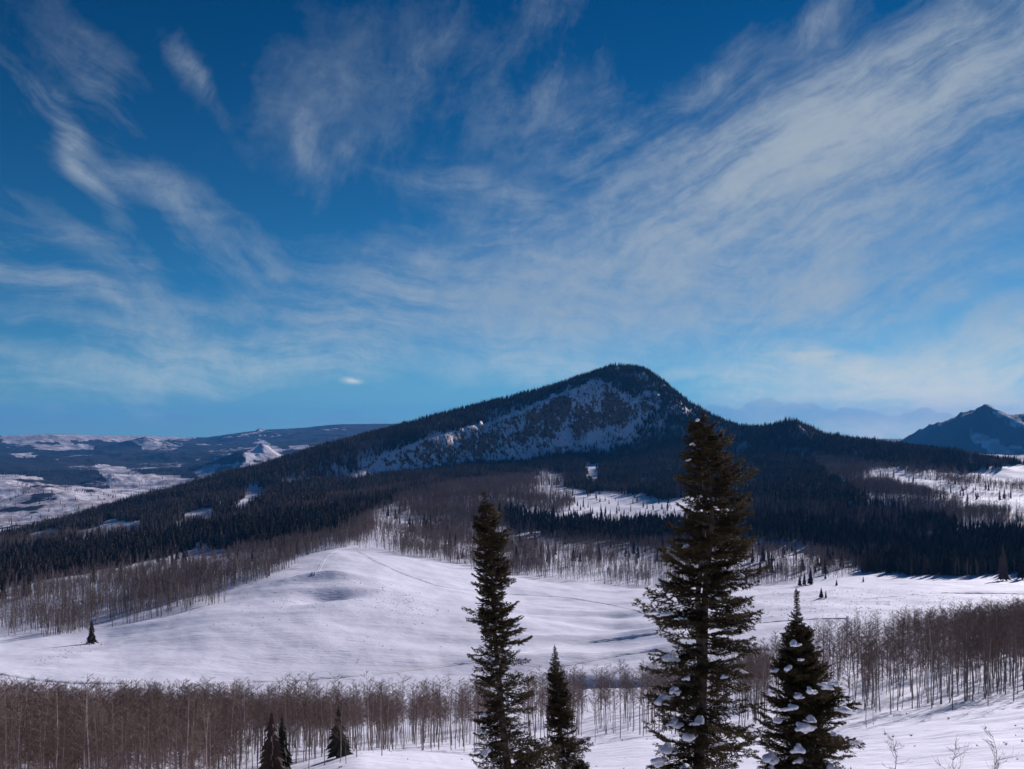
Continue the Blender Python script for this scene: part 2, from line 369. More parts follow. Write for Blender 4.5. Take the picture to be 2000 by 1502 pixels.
# ---- masks for the far hills (1 = dark forest, 0 = open snow)
FAROPEN = raster([([(-400, 935), (100, 940), (170, 950), (290, 950), (420, 930), (640, 900), (660, 1100), (-400, 1100)], .9),
   ([(180, 905), (230, 910), (280, 925), (390, 935), (360, 950), (210, 950), (200, 930)], 1), ([(380, 925), (400, 905), (440, 905), (480, 900), (520, 885), (560, 900), (540, 930), (400, 940)], .85),
   ([(470, 890), (495, 868), (512, 855), (525, 866), (560, 880), (550, 893), (520, 900), (485, 898)], 1), ([(60, 868), (130, 863), (190, 870), (180, 880), (80, 880)], .8),
   ([(0, 843), (60, 845), (180, 846), (260, 845), (390, 850), (380, 860), (330, 858), (300, 862), (240, 862), (200, 860), (0, 866)], .8),
   ([(255, 862), (280, 848), (305, 858), (330, 875), (280, 878)], .7), ([(180, 910), (210, 905), (200, 925)], .8), ([(30, 885), (75, 885), (70, 895), (30, 893)], .9),
   ([(560, 868), (620, 872), (600, 880), (560, 880)], .9), ([(0, 925), (30, 925), (90, 935), (-100, 945)], .9),
   ([(430, 860), (455, 842), (470, 850), (460, 858)], .3), ([(500, 850), (505, 836), (515, 840)], 1),
   ([(1890, 842), (1906, 842), (1950, 860), (2010, 888), (2080, 925), (1990, 925), (1940, 893), (1903, 862)], 1), ([(1950, 868), (1990, 870), (2060, 900), (2000, 900)], .55), ([(1930, 795), (1965, 812), (2020, 838), (1990, 840), (1950, 818)], .8)])

def build_terrain():
    us = np.arange(-330, 2331, 2.6)
    th_in = np.arctan((us-1000)/F)
    lo = np.concatenate([np.linspace(-math.pi, -D2R(70), 40)[:-1], np.linspace(-D2R(70), th_in[0], 50)[:-1]])
    th = np.concatenate([lo, th_in, -lo[::-1]])
    rs = np.concatenate([np.linspace(.3, 50, 46)[:-1], np.linspace(50, 130, 116)[:-1], np.linspace(130, 300, 76)[:-1], np.linspace(300, 640, 120)[:-1],
                         np.linspace(640, 1300, 95)[:-1], np.linspace(1300, 2350, 215)[:-1], np.geomspace(2350, 11500, 270)[:-1], np.geomspace(11500, 21000, 14)])
    R, T = np.meshgrid(rs, th, indexing='ij')
    X, Y = R*np.sin(T), R*np.cos(T)
    Z = height(X.ravel(), Y.ravel()).reshape(X.shape)
    # centre of the fan sits just under the camera
    nr, nc = X.shape
    far = raster([]) ; del far
    with np.errstate(divide='ignore', invalid='ignore'):
        U = np.where(Y > 0, 1000+F*X/np.maximum(Y, .01), -9999); V = np.where(Y > 0, HV-F*Z/np.maximum(Y, .01), -9999)
    xr, yr = X.ravel(), Y.ravel()
    forest = np.zeros(nr*nc); rock = np.zeros(nr*nc)
    rr = R.ravel(); uu = U.ravel(); vv = V.ravel()
    fz = rr > 2350
    jit = fbm(xr[fz], yr[fz], 330, 4, .6, 51)
    op = look(FAROPEN, uu[fz]+jit*10, vv[fz]+jit*4)
    patch = ss(fbm(xr[fz], yr[fz], 620, 5, .62, 55)+.25*fbm(xr[fz], yr[fz], 90, 3, .6, 57), .42, .62)
    f = np.clip(1-op*1.0-patch*.55, 0, 1)
    f = np.where(uu[fz] > 1700, np.clip(1-op*(1.15+.5*fbm(xr[fz], yr[fz], 120, 3, .6, 59)), 0, 1), f)
    f = np.where((rr[fz] < 5600) & (op < .95), np.maximum(f, .85*ss(fbm(xr[fz], yr[fz], 480, 5, .6, 58), .12, .34)), f)
    forest[fz] = f
    fm = (rr > 1300) & (rr < 2400)
    a, b = xr[fm], yr[fm]
    ju, jv = uu[fm]+6*fbm(a, b, 40, 2, .5, 33), vv[fm]+5*fbm(a, b, 30, 2, .5, 31)
    rock[fm] = np.where(look(FACE, ju, jv) > 0, np.maximum(look(BARE, ju+4*fbm(a, b, 15, 3, .6, 34), jv), .03)*1.0+(ju > 1395)*.5, 0)
    rock[fz] = .35*(1-forest[fz])*ss(rr[fz], 5000, 7000)*(uu[fz] < 1500)
    verts = np.stack([X.ravel(), Y.ravel(), Z.ravel()], 1)
    idx = np.arange(nr*nc).reshape(nr, nc)
    def sheet(name, i0, i1, c0=0, c1=None, mat=None, label=None):
        c1 = nc-1 if c1 is None else c1
        sub = idx[i0:i1+1, c0:c1+1]; v = verts[sub.ravel()]
        n0, n1 = sub.shape; k = np.arange(n0*n1).reshape(n0, n1)
        q = np.stack([k[:-1, :-1], k[:-1, 1:], k[1:, 1:], k[1:, :-1]], -1).reshape(-1, 4)[:, ::-1]
        me = bpy.data.meshes.new(name); me.vertices.add(len(v)); me.vertices.foreach_set('co', v.ravel())
        me.loops.add(q.size); me.loops.foreach_set('vertex_index', q.ravel().astype(np.int32))
        me.polygons.add(len(q)); me.polygons.foreach_set('loop_start', np.arange(0, q.size, 4, dtype=np.int32))
        me.update(calc_edges=True)
        me.polygons.foreach_set('use_smooth', np.ones(len(q), bool))
        for nm, arr in (('forest', forest), ('rock', rock)):
            at = me.attributes.new(nm, 'FLOAT', 'POINT'); at.data.foreach_set('value', arr[sub.ravel()].astype(np.float32))
        me.materials.append(mat); o = bpy.data.objects.new(name, me); COL.objects.link(o)
        return tag(o, label, None, None, 'structure')
    def ri(x): return int(np.argmin(np.abs(rs-x)))
    a, b, c = ri(128), ri(620), ri(2350)
    cc = int(np.argmin(np.abs(th-math.atan(700/F)))); d = ri(5000)
    sheet('ground', 0, a, mat=M_SNOW, label='near snow slope with wind ripples and ski marks')
    sheet('snowfield', a, b, mat=M_SNOW, label='open rolling white snowfield in the valley')
    sheet('mountain', b, c, mat=M_SNOW, label='forested mountain with a snowy rock face under its summit')
    sheet('distant_hills', c, nr-1, 0, cc, mat=M_FAR, label='far blue hills with dark forest and snow patches')
    sheet('distant_mountain', c, nr-1, cc, nc-1, mat=M_FAR, label='far dark blue pyramid peak with a snow streak')

# ============================================================ materials
def new_mat(name):
    m = bpy.data.materials.new(name); m.use_nodes = True; nt = m.node_tree
    return m, nt, nt.nodes['Principled BSDF']
def nd(nt, t, **kw):
    n = nt.nodes.new(t)
    for k, v in kw.items():
        if hasattr(n, k): setattr(n, k, v)
    return n
def ramp(nt, src, stops):
    n = nt.nodes.new('ShaderNodeValToRGB'); nt.links.new(src, n.inputs[0])
    e = n.color_ramp.elements
    while len(e) > 1: e.remove(e[-1])
    e[0].position = stops[0][0]; e[0].color = stops[0][1]+(1,)
    for p, c in stops[1:]:
        x = e.new(p); x.color = c+(1,)
    return n.outputs[0]
def noise_n(nt, vec, scale, detail=4, rough=.55, dist=0):
    n = nt.nodes.new('ShaderNodeTexNoise'); n.inputs['Scale'].default_value = scale; n.inputs['Detail'].default_value = detail
    n.inputs['Roughness'].default_value = rough; n.inputs['Distortion'].default_value = dist
    if vec is not None: nt.links.new(vec, n.inputs['Vector'])
    return n.outputs['Fac']
def mapr(nt, src, a, b, c=0., d=1.):
    n = nt.nodes.new('ShaderNodeMapRange'); n.inputs[1].default_value = a; n.inputs[2].default_value = b; n.inputs[3].default_value = c; n.inputs[4].default_value = d
    nt.links.new(src, n.inputs[0]); return n.outputs[0]
def mth(nt, op, a, b=None, c=None, clamp=False):
    n = nt.nodes.new('ShaderNodeMath'); n.operation = op; n.use_clamp = clamp
    for i, x in enumerate((a, b, c)):
        if x is None: continue
        if isinstance(x, (int, float)): n.inputs[i].default_value = x
        else: nt.links.new(x, n.inputs[i])
    return n.outputs[0]
def mix(nt, f, a, b):
    n = nt.nodes.new('ShaderNodeMix'); n.data_type = 'RGBA'
    for i, x in ((0, f), (6, a), (7, b)):
        if isinstance(x, tuple): n.inputs[i].default_value = x+(1,)
        elif isinstance(x, (int, float)): n.inputs[i].default_value = x
        else: nt.links.new(x, n.inputs[i])
    return n.outputs[2]
SNOW_C = (.80, .79, .84)
def snow_material():
    m, nt, b = new_mat('snow'); L = nt.links.new
    pos = nt.nodes.new('ShaderNodeNewGeometry')
    P = pos.outputs['Position']
    sep = nt.nodes.new('ShaderNodeSeparateXYZ'); L(pos.outputs['Normal'], sep.inputs[0])
    att = nt.nodes.new('ShaderNodeAttribute'); att.attribute_name = 'rock'
    big = noise_n(nt, P, .02, 5, .6)
    sn = mix(nt, big, (.74, .74, .83), (.80, .795, .87))
    # bare rock where the face is too steep to hold snow
    ms = nt.nodes.new('ShaderNodeMapping'); ms.inputs['Scale'].default_value = (1, .55, .45); ms.inputs['Rotation'].default_value = (0, .25, 0); L(P, ms.inputs[0])
    n1 = noise_n(nt, ms.outputs[0], .06, 8, .68, .6); n2 = noise_n(nt, ms.outputs[0], .17, 6, .72)
    sl = mth(nt, 'ADD', mth(nt, 'ADD', sep.outputs[2], mth(nt, 'MULTIPLY_ADD', n1, 1.9, -.95)), mth(nt, 'MULTIPLY_ADD', n2, 3.0, -1.5))
    s2 = mth(nt, 'SUBTRACT', sl, mth(nt, 'MULTIPLY_ADD', att.outputs['Fac'], 1.0, -.52))
    rk = mth(nt, 'MULTIPLY', mapr(nt, s2, .74, .62), mth(nt, 'MULTIPLY', att.outputs['Fac'], 12, clamp=True), clamp=True)
    rockc = mix(nt, mapr(nt, noise_n(nt, P, .11, 6, .75), .38, .62), (.07, .03, .02), (.38, .21, .14))
    L(mix(nt, rk, sn, rockc), b.inputs['Base Color'])
    b.inputs['Roughness'].default_value = .75; b.inputs['Specular IOR Level'].default_value = .25
    # wind crust
    mp = nt.nodes.new('ShaderNodeMapping'); mp.inputs['Scale'].default_value = (.35, 1, 1); mp.inputs['Rotation'].default_value = (0, 0, -.25); L(P, mp.inputs[0])
    f1 = noise_n(nt, mp.outputs[0], .9, 6, .6, .4); f2 = noise_n(nt, mp.outputs[0], .12, 4, .55)
    bp = nt.nodes.new('ShaderNodeBump'); bp.inputs['Distance'].default_value = .34; bp.inputs['Strength'].default_value = .7; L(f1, bp.inputs['Height'])
    bp2 = nt.nodes.new('ShaderNodeBump'); bp2.inputs['Distance'].default_value = 1.2; bp2.inputs['Strength'].default_value = .5; L(f2, bp2.inputs['Height']); L(bp.outputs[0], bp2.inputs['Normal'])
    bp3 = nt.nodes.new('ShaderNodeBump'); bp3.inputs['Distance'].default_value = 7.0; L(n1, bp3.inputs['Height']); L(bp2.outputs[0], bp3.inputs['Normal']); L(att.outputs['Fac'], bp3.inputs['Strength'])
    L(bp3.outputs[0], b.inputs['Normal'])
    return m
def far_material():
    m, nt, b = new_mat('distant_slopes'); L = nt.links.new
    P = nt.nodes.new('ShaderNodeNewGeometry').outputs['Position']
    at = nt.nodes.new('ShaderNodeAttribute'); at.attribute_name = 'forest'
    rk = nt.nodes.new('ShaderNodeAttribute'); rk.attribute_name = 'rock'
    n1 = noise_n(nt, P, .012, 6, .7); n2 = noise_n(nt, P, .06, 3, .7)
    s = mth(nt, 'ADD', mth(nt, 'ADD', at.outputs['Fac'], mth(nt, 'MULTIPLY_ADD', n1, 1.3, -.65)), mth(nt, 'MULTIPLY_ADD', n2, 1.1, -.55))
    f = mapr(nt, s, .30, .58)
    dark = mix(nt, noise_n(nt, P, .004, 4, .6), (.006, .012, .018), (.036, .032, .034))
    sn = mix(nt, mapr(nt, n1, .42, .56), (.76, .74, .79), (.40, .34, .35))
    c = mix(nt, f, sn, dark)
    c = mix(nt, mth(nt, 'MULTIPLY', mapr(nt, n2, .46, .56), rk.outputs['Fac']), c, (.10, .09, .09))
    L(c, b.inputs['Base Color']); b.inputs['Roughness'].default_value = .9; b.inputs['Specular IOR Level'].default_value = .1
    bp = nt.nodes.new('ShaderNodeBump'); bp.inputs['Distance'].default_value = 25; bp.inputs['Strength'].default_value = .5; L(n1, bp.inputs['Height'])
    L(bp.outputs[0], b.inputs['Normal'])
    return m
def plain(name, c1, c2, scale, rough=.85, trans=0, rand=.0, vec='Object'):
    m, nt, b = new_mat(name); L = nt.links.new
    tc = nt.nodes.new('ShaderNodeTexCoord').outputs[vec]
    f = noise_n(nt, tc, scale, 3, .6)
    c = mix(nt, mapr(nt, f, .3, .7), c1, c2)
    if rand:
        oi = nt.nodes.new('ShaderNodeObjectInfo'); hs = nt.nodes.new('ShaderNodeHueSaturation')
        L(mapr(nt, oi.outputs['Random'], 0, 1, 1-rand, 1+rand), hs.inputs['Value']); L(c, hs.inputs['Color']); c = hs.outputs[0]
        if name == 'forest_needles':
            fr = mth(nt, 'FRACT', mth(nt, 'MULTIPLY', oi.outputs['Random'], 7.13)); c = mix(nt, mapr(nt, fr, .68, .95), c, (.095, .058, .045))
    L(c, b.inputs['Base Color']); b.inputs['Roughness'].default_value = rough; b.inputs['Specular IOR Level'].default_value = .2
    if trans:
        t = nt.nodes.new('ShaderNodeBsdfTranslucent'); L(c, t.inputs[0]); mx = nt.nodes.new('ShaderNodeMixShader'); mx.inputs[0].default_value = trans
        L(b.outputs[0], mx.inputs[1]); L(t.outputs[0], mx.inputs[2]); L(mx.outputs[0], nt.nodes['Material Output'].inputs[0])
    return m
M_SNOW = snow_material(); M_FAR = far_material()
M_CLUMP = plain('clumped_snow', (.78, .78, .83), (.84, .83, .86), 2.0, .7)
M_NEEDLE = plain('fir_needles', (.036, .029, .012), (.075, .054, .022), 1.3, .7, .28, .3, 'Object')
M_BARK = plain('fir_bark', (.07, .055, .045), (.16, .13, .11), 6, .9)
M_FOREST = plain('forest_needles', (.020, .020, .015), (.050, .044, .032), .5, .9, 0, .6)
M_ATRUNK = plain('aspen_bark', (.15, .125, .115), (.32, .28, .26), 1.2, .85, 0, .5)
M_ATWIG = plain('aspen_twigs', (.13, .09, .075), (.225, .16, .13), .6, .9, 0, .25)
M_SHRUB = plain('dry_shrub', (.09, .06, .045), (.17, .12, .09), 2, .9, 0, .3)

build_terrain()

# ============================================================ mesh builder
class MB:
    def __init__(s): s.v = []; s.f = []; s.m = []
    def tri(s, a, b, c, m=0):
        n = len(s.v); s.v += [tuple(a), tuple(b), tuple(c)]; s.f.append((n, n+1, n+2)); s.m.append(m)
    def tube(s, pts, rad, n=4, m=0, cap=False):
        k0 = len(s.v); prev = None
        for i, p in enumerate(pts):
            p = Vector(p); d = (Vector(pts[min(i+1, len(pts)-1)])-Vector(pts[max(i-1, 0)])).normalized()
            a = d.orthogonal().normalized() if prev is None else (prev-d*prev.dot(d)).normalized()
            prev = a; b = d.cross(a)
            for j in range(n):
                t = 2*math.pi*j/n; s.v.append(tuple(p+(a*math.cos(t)+b*math.sin(t))*rad[i]))
        for i in range(len(pts)-1):
            for j in range(n):
                a0 = k0+i*n+j; a1 = k0+i*n+(j+1) % n; s.f.append((a0, a1, a1+n, a0+n)); s.m.append(m)
    def mesh(s, name, mats, smooth=False):
        me = bpy.data.meshes.new(name); me.from_pydata(s.v, [], s.f)
        for x in mats: me.materials.append(x)
        if len(mats) > 1: me.polygons.foreach_set('material_index', s.m)
        if smooth: me.polygons.foreach_set('use_smooth', [True]*len(s.f))
        me.update(); return me
def put(name, me, parent=None, mw=None, loc=None):
    o = bpy.data.objects.new(name, me); COL.objects.link(o)
    if parent: o.parent = parent
    if mw is not None: o.matrix_local = mw
    if loc is not None: o.location = loc
    return o
def empty(name, loc, rz=0):
    o = bpy.data.objects.new(name, None); COL.objects.link(o); o.location = loc; o.rotation_euler = (0, 0, rz); o.empty_display_size = .5
    return o

# ---- forest conifer (unit height), jagged tiers
def conifer_meshes(seed, tiers, pts, width):
    R = random.Random(seed); cr = MB()
    for i in range(tiers):
        t = i/(tiers-1); z0 = .06+.90*t**.92; rad = width*(1-t)**.85*(.85+.3*R.random())+.008
        dz = .16*(1-t)+.05; off = R.random()*6; top = (R.uniform(-.006, .006), R.uniform(-.006, .006), z0+dz)
        ring = []
        for j in range(pts):
            a = off+2*math.pi*j/pts+R.uniform(-.18, .18); rr = rad*(R.uniform(.75, 1.2) if j % 2 == 0 else R.uniform(.35, .6))
            ring.append((rr*math.cos(a), rr*math.sin(a), z0-(.035 if j % 2 == 0 else -.01)*(1-t*.5)+R.uniform(-.012, .012)))
        for j in range(pts): cr.tri(top, ring[j], ring[(j+1) % pts])
    tr = MB(); tr.tube([(0, 0, -.05), (0, 0, .5), (0, 0, .98)], [.014, .009, .002], 4)
    return cr, tr
def joined(a, b):
    m = MB(); m.v = a.v+b.v; k = len(a.v); m.f = a.f+[tuple(i+k for i in f) for f in b.f]; m.m = [0]*len(a.f)+[1]*len(b.f); return m
# ---- bare aspen (unit height)
def aspen_meshes(seed, nb, spread, lowest, twigs=5, thick=1.0):
    R = random.Random(seed); tr = MB(); cr = MB()
    bx, by = R.uniform(-.03, .03), R.uniform(-.03, .03)
    def axis(t): return Vector((bx*t*t+.008*math.sin(t*7+seed), by*t*t+.008*math.cos(t*6+seed), t))
    ts = [-.04, .15, .35, .55, .75, .9, 1.0]
    tr.tube([axis(t) if t > 0 else Vector((0, 0, t)) for t in ts], [thick*x for x in (.0066, .0060, .0052, .0042, .003, .0018, .0006)], 4)
    for i in range(nb):
        t = lowest+(.97-lowest)*(i+R.random())/nb; a = R.uniform(0, 2*math.pi)
        ln = spread*(1.15-.85*abs((t-lowest)/(1-lowest)-.25))*R.uniform(.55, 1.15)
        p0 = axis(t); up = R.uniform(.25, .9); d = Vector((math.cos(a), math.sin(a), up)).normalized()
        p1 = p0+d*ln*.5; p2 = p1+(d+Vector((0, 0, .25))+Vector((R.uniform(-.3, .3), R.uniform(-.3, .3), 0))).normalized()*ln*.5
        cr.tube([p0, p1, p2], [.0019*thick, .0013*thick, .0005*thick], 3)
        for k in range(twigs):
            s = R.uniform(.25, 1); q = p0.lerp(p1, s*2) if s < .5 else p1.lerp(p2, s*2-1)
            e = (d+Vector((R.uniform(-1, 1), R.uniform(-1, 1), R.uniform(-.2, .8)))).normalized()*ln*R.uniform(.25, .55)
            w = e.cross(Vector((R.uniform(-1, 1), R.uniform(-1, 1), R.uniform(-1, 1)))).normalized()*.0011*thick
            cr.tri(q-w, q+w, q+e)
            for kk in range(2):
                q2 = q+e*R.uniform(.3, .8); e2 = (e.normalized()+Vector((R.uniform(-1, 1), R.uniform(-1, 1), R.uniform(-.5, 1)))).normalized()*ln*R.uniform(.12, .28)
                w2 = e2.cross(Vector((R.uniform(-1, 1), R.uniform(-1, 1), R.uniform(-1, 1)))).normalized()*.0008*thick
                cr.tri(q2-w2, q2+w2, q2+e2)
    return tr, cr
def proto_collection(name, meshes):
    c = bpy.data.collections.new(name)
    for i, me in enumerate(meshes):
        o = bpy.data.objects.new('%s_%s' % (name, 'abcdefghij'[i]), me); c.objects.link(o)
    return c
def scatter(name, pts, scl, rot, idx, coll, label, cat, tilt=None):
    me = bpy.data.meshes.new(name); n = len(pts); me.vertices.add(n); me.vertices.foreach_set('co', np.ascontiguousarray(pts, dtype=np.float32).ravel())
    a = me.attributes.new('scl', 'FLOAT_VECTOR', 'POINT'); a.data.foreach_set('vector', np.ascontiguousarray(scl, dtype=np.float32).ravel())
    r3 = np.zeros((n, 3)); r3[:, 2] = rot
    if tilt is not None: r3[:, 0] = tilt[:, 0]; r3[:, 1] = tilt[:, 1]
    a = me.attributes.new('rot', 'FLOAT_VECTOR', 'POINT'); a.data.foreach_set('vector', r3.astype(np.float32).ravel())
    a = me.attributes.new('pick', 'INT', 'POINT'); a.data.foreach_set('value', np.asarray(idx, dtype=np.int32))
    o = bpy.data.objects.new(name, me); COL.objects.link(o)
    g = bpy.data.node_groups.new(name+'_nodes', 'GeometryNodeTree')
    g.interface.new_socket('Geometry', in_out='INPUT', socket_type='NodeSocketGeometry'); g.interface.new_socket('Geometry', in_out='OUTPUT', socket_type='NodeSocketGeometry')
    N = g.nodes.new; L = g.links.new
    gi, go = N('NodeGroupInput'), N('NodeGroupOutput'); ip = N('GeometryNodeInstanceOnPoints'); ci = N('GeometryNodeCollectionInfo')
    ci.inputs['Collection'].default_value = coll; ci.inputs['Separate Children'].default_value = True; ci.inputs['Reset Children'].default_value = True
    def na(nm, t):
        x = N('GeometryNodeInputNamedAttribute'); x.data_type = t; x.inputs['Name'].default_value = nm; return x.outputs['Attribute']
    er = N('FunctionNodeEulerToRotation'); L(na('rot', 'FLOAT_VECTOR'), er.inputs[0])
    L(gi.outputs[0], ip.inputs['Points']); L(ci.outputs[0], ip.inputs['Instance']); ip.inputs['Pick Instance'].default_value = True
    L(na('pick', 'INT'), ip.inputs['Instance Index']); L(er.outputs[0], ip.inputs['Rotation']); L(na('scl', 'FLOAT_VECTOR'), ip.inputs['Scale']); L(ip.outputs[0], go.inputs[0])
    md = o.modifiers.new('instances', 'NODES'); md.node_group = g
    return tag(o, label, cat, None, 'stuff')

# prototypes
CON_HI = [conifer_meshes(s, 17, 14, w) for s, w in ((1, .15), (2, .13), (3, .17), (4, .12), (5, .145))]
CON_LO = [conifer_meshes(s, 9, 10, w) for s, w in ((11, .15), (12, .13), (13, .17), (14, .115), (15, .14))]
con_hi_c = [c.mesh('fir_crown', [M_FOREST]) for c, t in CON_HI]; con_hi_t = [t.mesh('fir_trunk', [M_BARK]) for c, t in CON_HI]
con_mesh = [joined(c, t).mesh('forest_fir', [M_FOREST, M_BARK]) for c, t in CON_HI]
con_lo = [joined(c, t).mesh('forest_fir_far', [M_FOREST, M_BARK]) for c, t in CON_LO]
ASP_N = [aspen_meshes(s, nb, sp, lo, 11) for s, nb, sp, lo in ((1, 34, .15, .38), (2, 30, .13, .45), (3, 38, .17, .34), (4, 28, .12, .5), (5, 32, .14, .4), (6, 36, .13, .36))]
ASP_F = [aspen_meshes(s, nb, sp, lo, 9, 2.1) for s, nb, sp, lo in ((21, 20, .16, .35), (22, 18, .14, .4), (23, 22, .17, .35), (24, 16, .13, .45))]
asp_t = [t.mesh('aspen_trunk', [M_ATRUNK]) for t, c in ASP_N]; asp_c = [c.mesh('aspen_crown', [M_ATWIG]) for t, c in ASP_N]
asp_n = [joined(t, c).mesh('bare_aspen', [M_ATRUNK, M_ATWIG]) for t, c in ASP_N]
asp_f = [joined(t, c).mesh('bare_aspen_far', [M_ATRUNK, M_ATWIG]) for t, c in ASP_F]
C_CONLO = proto_collection('far_conifers', con_lo); C_CON = proto_collection('mid_conifers', con_mesh)
C_ASPN = proto_collection('near_aspens', asp_n); C_ASPF = proto_collection('far_aspens', asp_f)

# ============================================================ forests
# conifer cover on the visible slopes (value = density share), aspens likewise
TOPEDGE = [(u, float(crest_v(np.array([u]))[0])-14) for u in range(-300, 2301, 50)]
CONIF = raster([
 (TOPEDGE+[(2300, 1010), (2000, 905), (1880, 925), (1700, 905), (1560, 880), (1450, 880), (1350, 870), (1340, 850), (1290, 750), (1170, 742), (1100, 768), (960, 824), (860, 850), (750, 888), (640, 956), (560, 965), (400, 995), (250, 1020), (100, 1050), (-300, 1100)], 1),
 ([(-300, 1100), (100, 1045), (250, 1020), (400, 990), (640, 950), (740, 932), (900, 912), (1060, 893), (1190, 890), (1290, 830), (1360, 850), (1450, 870), (1560, 885), (1600, 905), (1560, 990), (1330, 985), (1260, 965), (1150, 960), (1040, 930), (900, 945), (800, 970), (745, 992), (705, 1020), (640, 1048), (560, 1062), (440, 1075), (380, 1075), (300, 1095), (200, 1115), (0, 1150), (-300, 1170)], .95),
 ([(1140, 885), (1190, 890), (1290, 830), (1360, 850), (1450, 870), (1500, 990), (1330, 985), (1260, 968), (1150, 958)], 1.1),
 ([(950, 1014), (1000, 1010), (1100, 1022), (1250, 1028), (1455, 1028), (1455, 1062), (1250, 1060), (1120, 1055), (1000, 1040)], 1),
 ([(1420, 870), (1560, 885), (1600, 915), (1650, 955), (1720, 985), (1790, 1015), (1900, 1040), (2100, 1065), (2300, 1080), (2300, 1125), (2000, 1122), (1800, 1127), (1690, 1117), (1640, 1090), (1560, 1062), (1450, 1045)], 1.05),
 ([(1150, 735), (1172, 741), (1192, 754), (1215, 767), (1240, 783), (1258, 769), (1286, 765), (1290, 797), (1258, 822), (1245, 850), (1360, 850), (1330, 830), (1318, 800), (1290, 752), (1230, 715)], 1.2),
 # openings
 ([(30, 1075), (60, 1042), (120, 1030), (110, 1052), (70, 1074)], 0), ([(110, 1068), (140, 1042), (185, 1030), (215, 1014), (275, 1024), (280, 1046), (200, 1056), (150, 1070)], .0),
 ([(340, 1030), (370, 1000), (410, 992), (430, 1010), (390, 1026)], 0), ([(445, 1004), (472, 974), (492, 948), (522, 956), (512, 980), (470, 1005)], 0),
 ([(660, 1010), (980, 945), (1000, 955), (740, 1005)], .0),
 ([(-100, 1075), (0, 1063), (280, 1038), (400, 1022), (560, 995), (760, 958), (850, 938), (860, 948), (740, 975), (560, 1012), (400, 1035), (280, 1052), (-100, 1095)], .12),
 ([(1100, 990), (1160, 968), (1230, 985), (1400, 964), (1400, 1024), (1250, 1026), (1110, 1018)], 0), ([(1140, 942), (1146, 908), (1175, 906), (1170, 945)], 0), ([(1035, 950), (1060, 918), (1105, 925), (1100, 955)], 0),
 ([(985, 906), (1010, 898), (1075, 890), (1075, 898), (1020, 906)], .1),
 ([(1440, 985), (1560, 990), (1700, 1000), (1790, 1032), (1700, 1042), (1560, 1022), (1440, 1010)], .35),
 ([(1680, 916), (1740, 918), (1850, 942), (2000, 980), (2200, 1030), (2200, 1060), (2000, 1020), (1900, 995), (1800, 965), (1730, 940)], 0),
 ([(1700, 1092), (1760, 1085), (1780, 1100), (1700, 1105)], 1)])
ASPEN = raster([
 ([(-300, 1130), (0, 1150), (200, 1118), (300, 1098), (440, 1080), (640, 1045), (705, 1020), (740, 1000), (740, 1040), (650, 1068), (560, 1095), (520, 1130), (430, 1150), (330, 1185), (260, 1200), (185, 1218), (70, 1272), (0, 1235), (-300, 1245)], .6),
 ([(150, 1112), (460, 1072), (470, 1090), (300, 1118), (170, 1128)], .12),
 ([(70, 1270), (130, 1210), (250, 1165), (330, 1140), (420, 1118), (520, 1095), (640, 1055), (640, 1062), (560, 1110), (520, 1134), (430, 1150), (330, 1180), (190, 1222), (80, 1268)], 1.5),
 ([(320, 1190), (430, 1160), (440, 1176), (330, 1205), (250, 1225), (200, 1232)], .5),
 ([(-300, 1280), (0, 1245), (60, 1270), (-300, 1330)], .0),
 ([(-300, 1090), (0, 1063), (280, 1038), (400, 1022), (560, 995), (760, 958), (850, 938), (860, 948), (740, 975), (560, 1012), (400, 1035), (280, 1052), (-300, 1110)], 1.3),
 ([(705, 1020), (745, 992), (800, 968), (900, 943), (1040, 925), (1080, 930), (1120, 985), (1110, 1003), (1000, 998), (950, 1008), (1000, 1040), (1120, 1055), (1330, 1065), (1450, 1058), (1450, 1143), (1330, 1148), (1200, 1143), (1100, 1132), (1000, 1125), (920, 1108), (850, 1092), (760, 1076), (700, 1072), (640, 1070)], 1.1),
 ([(740, 1000), (800, 995), (820, 1040), (760, 1066), (690, 1066), (730, 1040)], .35),
 ([(860, 985), (960, 960), (1000, 1000), (950, 1090), (860, 1060)], 1.4),
 ([(1060, 1075), (1330, 1090), (1450, 1090), (1450, 1140), (1330, 1140), (1200, 1138), (1060, 1115)], .45),
 ([(1040, 920), (1150, 905), (1140, 960), (1080, 990), (1050, 960)], .3),
 ([(1440, 1045), (1560, 1062), (1640, 1090), (1690, 1117), (1650, 1128), (1500, 1142), (1440, 1143)], .55),
 ([(1560, 885), (1700, 905), (1880, 930), (1900, 960), (1740, 925), (1690, 920), (1740, 938), (1850, 968), (2000, 1005), (2300, 1090), (2300, 1110), (2000, 1062), (1900, 1040), (1790, 1015), (1700, 975), (1600, 915)], 1.4),
 ([(1460, 895), (1580, 900), (1590, 912), (1480, 900)], .6),
 ([(1440, 985), (1560, 990), (1700, 1000), (1790, 1032), (1700, 1042), (1560, 1022), (1440, 1010)], 1.6),
 ([(1700, 907), (1780, 912), (1880, 930), (1950, 950), (2300, 960), (2300, 1000), (2000, 965), (1900, 950), (1780, 922)], .5),
 ([(1680, 916), (1740, 918), (1850, 942), (2000, 980), (2200, 1030), (2200, 1058), (2000, 1018), (1900, 993), (1800, 962), (1730, 940)], .05)])
def sample(n, u0, u1, r0, r1):
    r = np.sqrt(rng.uniform(r0*r0, r1*r1, n)); t = rng.uniform(math.atan((u0-1000)/F), math.atan((u1-1000)/F), n)
    return r*np.sin(t), r*np.cos(t), r
def area(u0, u1, r0, r1): return .5*(r1*r1-r0*r0)*(math.atan((u1-1000)/F)-math.atan((u0-1000)/F))
TREES = {'c': [], 'a': []}        # rows x, y, z, h
